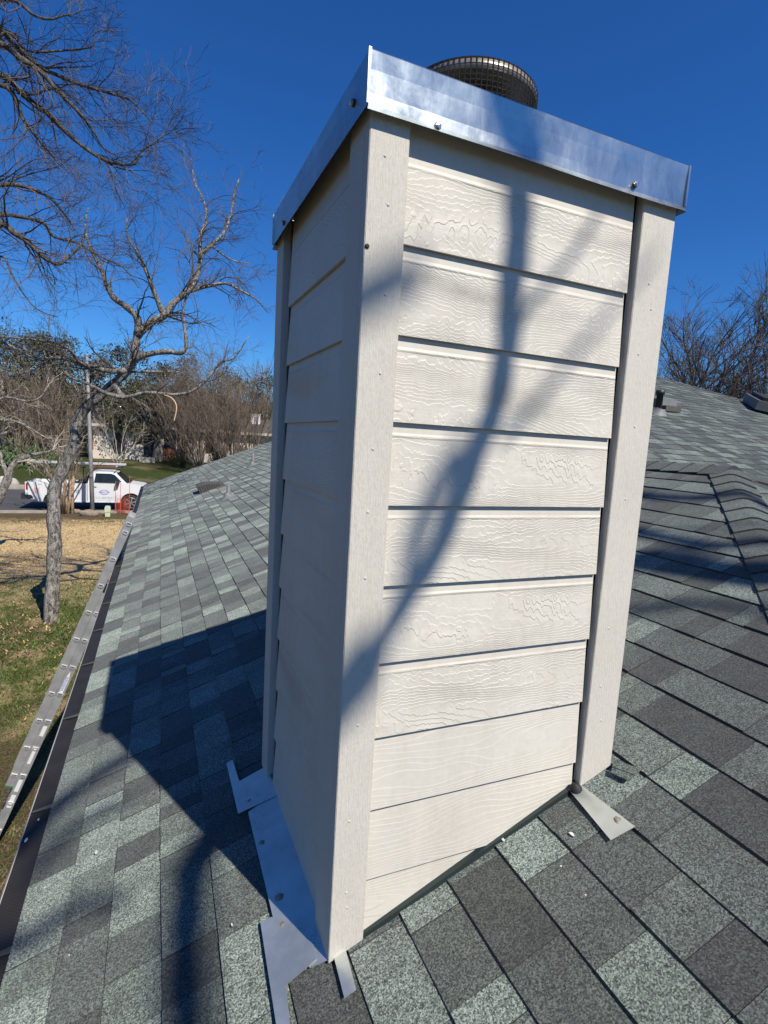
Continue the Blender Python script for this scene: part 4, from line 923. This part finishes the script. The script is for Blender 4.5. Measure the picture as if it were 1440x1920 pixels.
# ------------------------------------------------------------------ street furniture on the verge
pb = on_plane(174, 966, (0, 0, 1), G); pt = at(163, 668, CR[2] @ (pb - CP))
t = thing('utility_pole', 'slim grey pole on the verge in front of the truck cab', 'pole', pb)
mb = MB(); mb.tube([pb - np.array([0, 0, .3]), (pb + pt) / 2, pt], [.105, .085, .06], 12); obj('shaft', mb, M['pole'], t, True)
mb = MB(); mb.lathe([(.07, -.02), (.08, .0), (.08, .06), (.0, .1)], pt, 12); obj('cap', mb, M['pole'], t, True)
pb = on_plane(202, 968, (0, 0, 1), G); t = thing('cable_pedestal', 'short pale green utility pedestal on the verge beside the truck door', 'utility box', pb)
mb = MB(); mb.box((-.105, -.105, -.1), (.105, .105, .22), 0, None, pb); obj('base', mb, M['ped'], t)
mb = MB(); mb.prism([(pb[0] - .125, pb[1] - .125, G + .221), (pb[0] + .125, pb[1] - .125, G + .221), (pb[0] + .125, pb[1] - .125, G + .42), (pb[0] + .09, pb[1] - .125, G + .49), (pb[0] - .09, pb[1] - .125, G + .49), (pb[0] - .125, pb[1] - .125, G + .42)], (0, .25, 0)); obj('cover', mb, M['ped'], t)
rk = random.Random(4)
def rock(u, v, sx, sz, lb):
    pb = on_plane(u, v, (0, 0, 1), G); m_ = MB(); V = []; F = []; nu, nv_ = 14, 7
    for j in range(nv_ + 1):
        for i in range(nu):
            th_ = math.pi * j / nv_; ph = 2 * math.pi * i / nu; d_ = np.array([math.sin(th_) * math.cos(ph), math.sin(th_) * math.sin(ph), math.cos(th_)]); q = 1 + .35 * mnoise.noise(Vector(d_ * 1.8 + np.array([u, 0, 0])))
            V.append(pb + d_ * q * np.array([sx, sx * .6, sz]) + np.array([0, 0, sz * .5]))
    for j in range(nv_):
        for i in range(nu): F.append((j * nu + i, (j + 1) * nu + i, (j + 1) * nu + (i + 1) % nu, j * nu + (i + 1) % nu))
    m_.faces(V, F); tag(obj('rock', m_, M['rock'], smooth=True), lb, 'rock', 'rocks on the verge')
rock(167, 967, .42, .2, 'larger brown rock on the verge at the foot of the pole'); rock(142, 962, .3, .13, 'smaller flat brown rock between the peeling tree and the pole')
# orange safety net on stakes
na, nb_ = on_plane(216, 962, (0, 0, 1), G), on_plane(243, 966, (0, 0, 1), G)
t = thing('safety_fence', 'red-orange plastic mesh barrier on stakes by the truck front wheel', 'fence', na)
N = 18; mb = MB(); Hn = .85
for i in range(N + 1):
    q = na + (nb_ - na) * i / N + np.array([0, .03 * math.sin(i), 0]); mb.box((-.005, -.003, .03), (.005, .003, Hn - .12 * abs(math.sin(i * .5))), 0, None, q)
for j in range(15):
    z = .05 + j * .062; mb.tube([na + (nb_ - na) * i / N + np.array([0, .03 * math.sin(i), z - .03 * math.sin(i * 1.1)]) for i in range(N + 1)], .0045, 4)
obj('net', mb, M['orange'], t)
for f, h_ in ((0, 1.6), (.35, 1.5), (.97, 1.9)):
    q = na + (nb_ - na) * f; mb = MB(); mb.tube([q + np.array([0, -.02, -.1]), q + np.array([.03, -.02, h_])], .013, 6); obj('stake', mb, M['redprint'], t)
# pale stones across the street at the left edge
for k, (u, w_, h_) in enumerate([(4, .5, .5), (20, .6, .42), (38, .55, .5), (52, .4, .36)]):
    p = at(u, 890, 40.5); p = np.array([p[0], 41.8, gz(0, 41.8) + .1]); m_ = MB(); V = []; nu, nv_ = 10, 6
    for j in range(nv_ + 1):
        for i in range(nu):
            th_ = math.pi * j / nv_; ph = 2 * math.pi * i / nu; d_ = np.array([math.sin(th_) * math.cos(ph), math.sin(th_) * math.sin(ph), math.cos(th_)]); q = 1 + .4 * mnoise.noise(Vector(d_ * 1.6 + np.array([k * 9, 0, 0]))); V.append(p + d_ * q * np.array([w_, w_ * .6, h_]))
    m_.faces(V, [(j * nu + i, (j + 1) * nu + i, (j + 1) * nu + (i + 1) % nu, j * nu + (i + 1) % nu) for j in range(nv_) for i in range(nu)])
    tag(obj('boulder', m_, M['stone'], smooth=True), ['pale boulder across the street, leftmost of the row', 'pale boulder across the street, second from the left edge', 'pale boulder across the street, third from the left edge', 'pale boulder across the street nearest the truck tailgate'][k], 'boulder', 'pale boulders across the street')

# ------------------------------------------------------------------ pickup truck
rw_ = on_plane(103, 956, (0, 0, 1), G + .005); fw_ = on_plane(245.5, 957.3, (0, 0, 1), G + .005)
TX = (fw_ - rw_); WB = np.linalg.norm(TX); TX /= WB; TY = np.array([-TX[1], TX[0], 0]); TZ = np.array([0, 0, 1.0]); TO = rw_
truck = thing('pickup_truck', 'white single-cab pickup with ladders on its roof rack parked at the kerb', 'pickup truck', TO)
def tp(x, y, z): return TO + TX * x + TY * y + TZ * z      # x forward, y away from the viewer, z up; near side at y = 0
TWD = 1.95
def arch(cx_, r, z0_=.42, n=10):
    out = []
    a0 = math.asin(min(1, (z0_ - .40) / r)) if r > abs(z0_ - .4) else 0
    for i in range(n + 1):
        t_ = math.pi - a0 - (math.pi - 2 * a0) * i / n; out.append((cx_ + r * math.cos(t_), .40 + r * math.sin(t_)))
    return out
AR = .50
low = [(-1.22, .62), (-.62, .42)] + arch(0, AR) + [(WB - .62, .42)] + arch(WB, AR) + [(WB + .72, .44), (WB + .86, .55)]
upb = [(WB + .88, .95), (WB + .80, 1.15), (WB + .55, 1.30), (WB - .12, 1.40)]
# lower body side profile: bed + cab base + nose, extruded across
mb = MB()
prof_bed = [(-1.24, .60)] + low[1:2] + arch(0, AR) + [(1.40, .42), (1.40, 1.34), (-1.24, 1.36)]
prof_cab = [(1.43, .42), (WB - .62, .42)] + arch(WB, AR) + [(WB + .72, .44), (WB + .86, .55)] + upb + [(WB - .15, 1.40), (2.62, 1.36), (1.43, 1.36)]
def side_fill(mb, prof, y0, y1, th=.06):
    mb.prism([tp(x, y0, z) for x, z in prof], TY * th); mb.prism([tp(x, y1 - th, z) for x, z in prof], TY * th)
side_fill(mb, prof_bed, 0, TWD)
mb.box((-1.24, .061, .60), (-1.17, TWD - .061, 1.35), 0, (TX, TY, TZ), TO); mb.box((1.33, .061, .5), (1.40, TWD - .061, 1.33), 0, (TX, TY, TZ), TO); mb.box((-1.16, .061, .72), (1.32, TWD - .061, .78), 0, (TX, TY, TZ), TO)
mb.prism([tp(x, .0, z) for x, z in prof_cab], TY * TWD)
# greenhouse
gh = [(1.45, 1.361), (WB - .20, 1.395), (2.72, 1.90), (2.50, 1.955), (1.78, 1.96), (1.55, 1.90)]
A_ = [tp(x, .02 + .14 * max(0, (z - 1.36)) / .6, z) for x, z in gh]; B_ = [tp(x, TWD - .02 - .14 * max(0, (z - 1.36)) / .6, z) for x, z in gh]; n = len(gh)
mb.faces(A_ + B_, [tuple(range(n))[::-1], tuple(range(n, 2 * n))] + [(i, (i + 1) % n, n + (i + 1) % n, n + i) for i in range(n)])
body = obj('body', mb, plain('white_car_paint', (.62, .63, .65), .25, 0, .03), truck)
def pane(name, pts, th, mat, par):
    m_ = MB(); P_ = [tp(*p) for p in pts]; nn_ = np.cross(P_[1] - P_[0], P_[2] - P_[0]); nn_ /= np.linalg.norm(nn_)
    m_.prism([p - nn_ * .001 for p in P_], nn_ * th); return obj(name, m_, mat, par)
def yw(z): return .02 + .14 * max(0, (z - 1.36)) / .6
door = MB(); door.prism([tp(1.60, -.008, .50), tp(2.76, -.008, .50), tp(2.80, -.008, .95), tp(2.80, -.008, 1.355), tp(1.60, -.008, 1.345)], TY * .007); door = obj('door', door, plain('white_door_paint', (.60, .61, .63), .25, 0, .03), truck)
wz = [(1.72, 1.39), (2.72, 1.40), (2.98, 1.46), (2.66, 1.80), (2.48, 1.86), (1.80, 1.86)]
m_ = MB(); m_.prism([tp(x, yw(z) - .012, z) for x, z in wz], TY * .01); obj('window', m_, M['glass'], door)
m_ = MB(); m_.box((1.66, -.03, 1.17), (1.84, -.009, 1.20), 0, (TX, TY, TZ), TO); obj('handle', m_, M['black'], door)
ws = [(2.76, .17, 1.885), (3.26, .09, 1.44), (3.26, TWD - .09, 1.44), (2.76, TWD - .17, 1.885)]
dwn = np.cross(tp(*ws[1]) - tp(*ws[0]), tp(*ws[3]) - tp(*ws[0])); dwn /= np.linalg.norm(dwn); dwn *= (1 if dwn[2] > 0 else -1)
m_ = MB(); m_.prism([tp(*p) + dwn * .004 for p in ws], dwn * .012); obj('windshield', m_, M['glass'], truck)
m_ = MB(); m_.box((3.22, .3, 1.402), (3.36, TWD - .3, 1.43), 0, (TX, TY, TZ), TO); obj('cowl', m_, M['black'], truck)
m_ = MB(); m_.prism([tp(2.68, -.20, 1.22), tp(2.86, -.20, 1.30), tp(2.90, -.20, 1.46), tp(2.80, -.20, 1.52), tp(2.70, -.20, 1.42)], TY * .17); m_.box((2.78, -.03, 1.36), (2.84, .06, 1.40), 0, (TX, TY, TZ), TO); obj('mirror', m_, M['dark'], truck)
m_ = MB(); m_.box((-1.262, .02, .98), (-1.20, .10, 1.30), 0, (TX, TY, TZ), TO); m_.box((-1.20, -.012, .98), (-1.12, .01, 1.30), 0, (TX, TY, TZ), TO); obj('taillight', m_, M['red'], truck)
m_ = MB(); m_.box((-1.262, TWD - .10, .98), (-1.20, TWD - .02, 1.30), 0, (TX, TY, TZ), TO); obj('taillight', m_, M['red'], truck)
m_ = MB(); m_.prism([tp(-1.42, -.01, .52), tp(-1.0, -.01, .52), tp(-.9, -.01, .62), tp(-.98, -.01, .72), tp(-1.42, -.01, .78)], TY * (TWD + .02)); obj('bumper', m_, M['dark'], truck)
m_ = MB(); m_.box((WB + .70, .02, .46), (WB + .96, TWD - .02, .72), 0, (TX, TY, TZ), TO); obj('bumper', m_, M['dark'], truck)
m_ = MB(); m_.box((WB + .74, -.006, .98), (WB + .90, .25, 1.16), 0, (TX, TY, TZ), TO); obj('headlight', m_, M['chrome'], truck)
m_ = MB(); m_.box((WB + .74, TWD - .25, .98), (WB + .90, TWD + .006, 1.16), 0, (TX, TY, TZ), TO); obj('headlight', m_, M['chrome'], truck)
m_ = MB(); m_.box((.62, -.02, .40), (WB - .55, .06, .455), 0, (TX, TY, TZ), TO); obj('sill', m_, M['white'], truck)
m_ = MB(); m_.box((-.9, .2, .45), (WB + .6, TWD - .2, .6), 0, (TX, TY, TZ), TO); obj('chassis', m_, M['black'], truck)
m_ = MB(); m_.box((-.55, .12, .58), (.55, TWD - .12, .60), 0, (TX, TY, TZ), TO)
for cx_ in (0, WB): 
    for y_ in (.062, TWD - .3): m_.prism([tp(x, y_, z) for x, z in arch(cx_, AR + .02, .40, 12)], TY * .24)
obj('wheel_arch', m_, M['black'], truck)
for cx_ in (0, WB):
    for y_, sg in ((.0, -1), (TWD, 1)):
        c0 = tp(cx_, y_, .40); wh = MB(); ax_ = TY * sg
        wh.lathe([(.27, -.22), (.38, -.22), (.40, -.20), (.40, -.03), (.385, .0), (.285, .01), (.27, -.01), (.27, -.22)], c0, 28, ax_)
        w_ = obj('wheel', wh, M['tyre'], truck, True)
        rm = MB(); rm.lathe([(.275, .0), (.262, .005), (.25, -.03)], c0, 28, ax_, 0); rm.lathe([(.25, -.06), (.0, -.06)], c0, 20, ax_, 1); rm.lathe([(.07, .004), (.0, .008)], c0, 14, ax_, 0)
        for k in range(6):
            t_ = k * math.pi / 3 + .3; e_ = TX * math.cos(t_) + TZ * math.sin(t_); g_ = -TX * math.sin(t_) + TZ * math.cos(t_); rm.prism([c0 + e_ * .05 + g_ * .028, c0 + e_ * .262 + g_ * .045, c0 + e_ * .262 - g_ * .045, c0 + e_ * .05 - g_ * .028], ax_ * .006)
        obj('rim', rm, [M['chrome'], M['black']], w_)
# rack
m_ = MB()
for x in (-.95, 1.25):
    for y in (.05, TWD - .05): m_.tube([tp(x, y, 1.33), tp(x, y, 2.16)], .022, 6)
    m_.tube([tp(x, .0, 2.17), tp(x, TWD, 2.17)], .024, 6)
m_.tube([tp(2.9, .1, 2.17), tp(2.9, TWD - .1, 2.17)], .024, 6)
for y in (.05, TWD - .05): m_.tube([tp(-1.0, y, 2.14), tp(2.95, y, 2.14)], .024, 6)
for y in (.12, TWD - .12): m_.tube([tp(2.9, y, 2.13), tp(2.62, y, 1.93)], .02, 6)
obj('rack', m_, M['dark'], truck)
m_ = MB(); m_.box((1.36, .12, 1.36), (1.42, TWD - .12, 1.84), 0, (TX, TY, TZ), TO); m_.box((.9, .09, 1.0), (1.3, TWD - .09, 1.42), 0, (TX, TY, TZ), TO); obj('tool_box', m_, M['dark'], truck)
def rack_ladder(y0, z0_, x0_, x1_, lb, tip=None):
    o_ = thing('ladder', lb, 'ladder', tp(x0_, y0, z0_), 'ladders on the truck rack')
    for y in (y0, y0 + .42):
        b = MB(); b.box((x0_, y, z0_), (x1_, y + .03, z0_ + .085), 0, (TX, TY, TZ), TO); obj('rail', b, M['alu_bright'], o_)
    x = x0_ + .2
    while x < x1_ - .1:
        b = MB(); b.tube([tp(x, y0 + .03, z0_ + .04), tp(x, y0 + .42, z0_ + .04)], .017, 6); obj('rung', b, M['alu_bright'], o_); x += .31
    if tip:
        b = MB(); b.box((tip[0], y0 - .003, z0_ - .001), (tip[1], y0 + .033, z0_ + .088), 0, (TX, TY, TZ), TO); obj('end_band', b, tip[2], o_)
rack_ladder(.12, 2.30, -1.05, 3.15, 'long aluminium ladder lying uppermost on the truck rack', None)
rack_ladder(.16, 2.197, 1.55, 2.75, 'short ladder with a red band under the long one on the truck rack', (1.6, 2.7, M['brick']))
# door and bed markings
DO = tp(2.18, -.0095, .92)
m_ = MB()
def lozenge(w_, h_): return [(-w_, 0), (-w_ * .35, -h_), (w_ * .35, -h_), (w_, 0), (w_ * .35, h_), (-w_ * .35, h_)]
o1, i1 = lozenge(.25, .125), lozenge(.215, .10)
V = [DO + TX * a_ + TZ * b_ for a_, b_ in o1] + [DO + TX * a_ + TZ * b_ for a_, b_ in i1]
m_.faces(V, [(i, (i + 1) % 6, 6 + (i + 1) % 6, 6 + i) for i in range(6)]); obj('emblem', m_, M['blue'], door)
lettering('Bert\'s', .17, DO + TZ * .012 - TY * .001, TX, TZ, M['blue'], door); lettering('ROOFING', .055, DO - TZ * .085 - TY * .001, TX, TZ, M['redprint'], door)
lettering('512-284-8257', .15, tp(2.2, -.0105, .63), TX, TZ, M['grey'], door)
m_ = MB(); c0 = tp(-.78, -.004, .95); V = []; 
for k in range(24): V.append(c0 + TX * .14 * math.cos(k * math.pi / 12) * (1 if k % 2 else .72) + TZ * .16 * math.sin(k * math.pi / 12) * (1 if k % 2 else .72))
m_.faces(V, [tuple(range(24))]); obj('emblem', m_, plain('pale_red_print', (.65, .35, .3), .5), truck)
m_ = MB(); c0 = tp(1.02, -.004, .92); m_.faces([c0 + TX * .1 * math.cos(k * math.pi / 8) + TZ * .1 * math.sin(k * math.pi / 8) for k in range(16)], [tuple(range(16))]); obj('emblem', m_, plain('pale_blue_print', (.3, .38, .5), .5), truck)
lettering('4x4', .12, tp(-.62, -.004, 1.25), TX, TZ, M['grey'], truck)
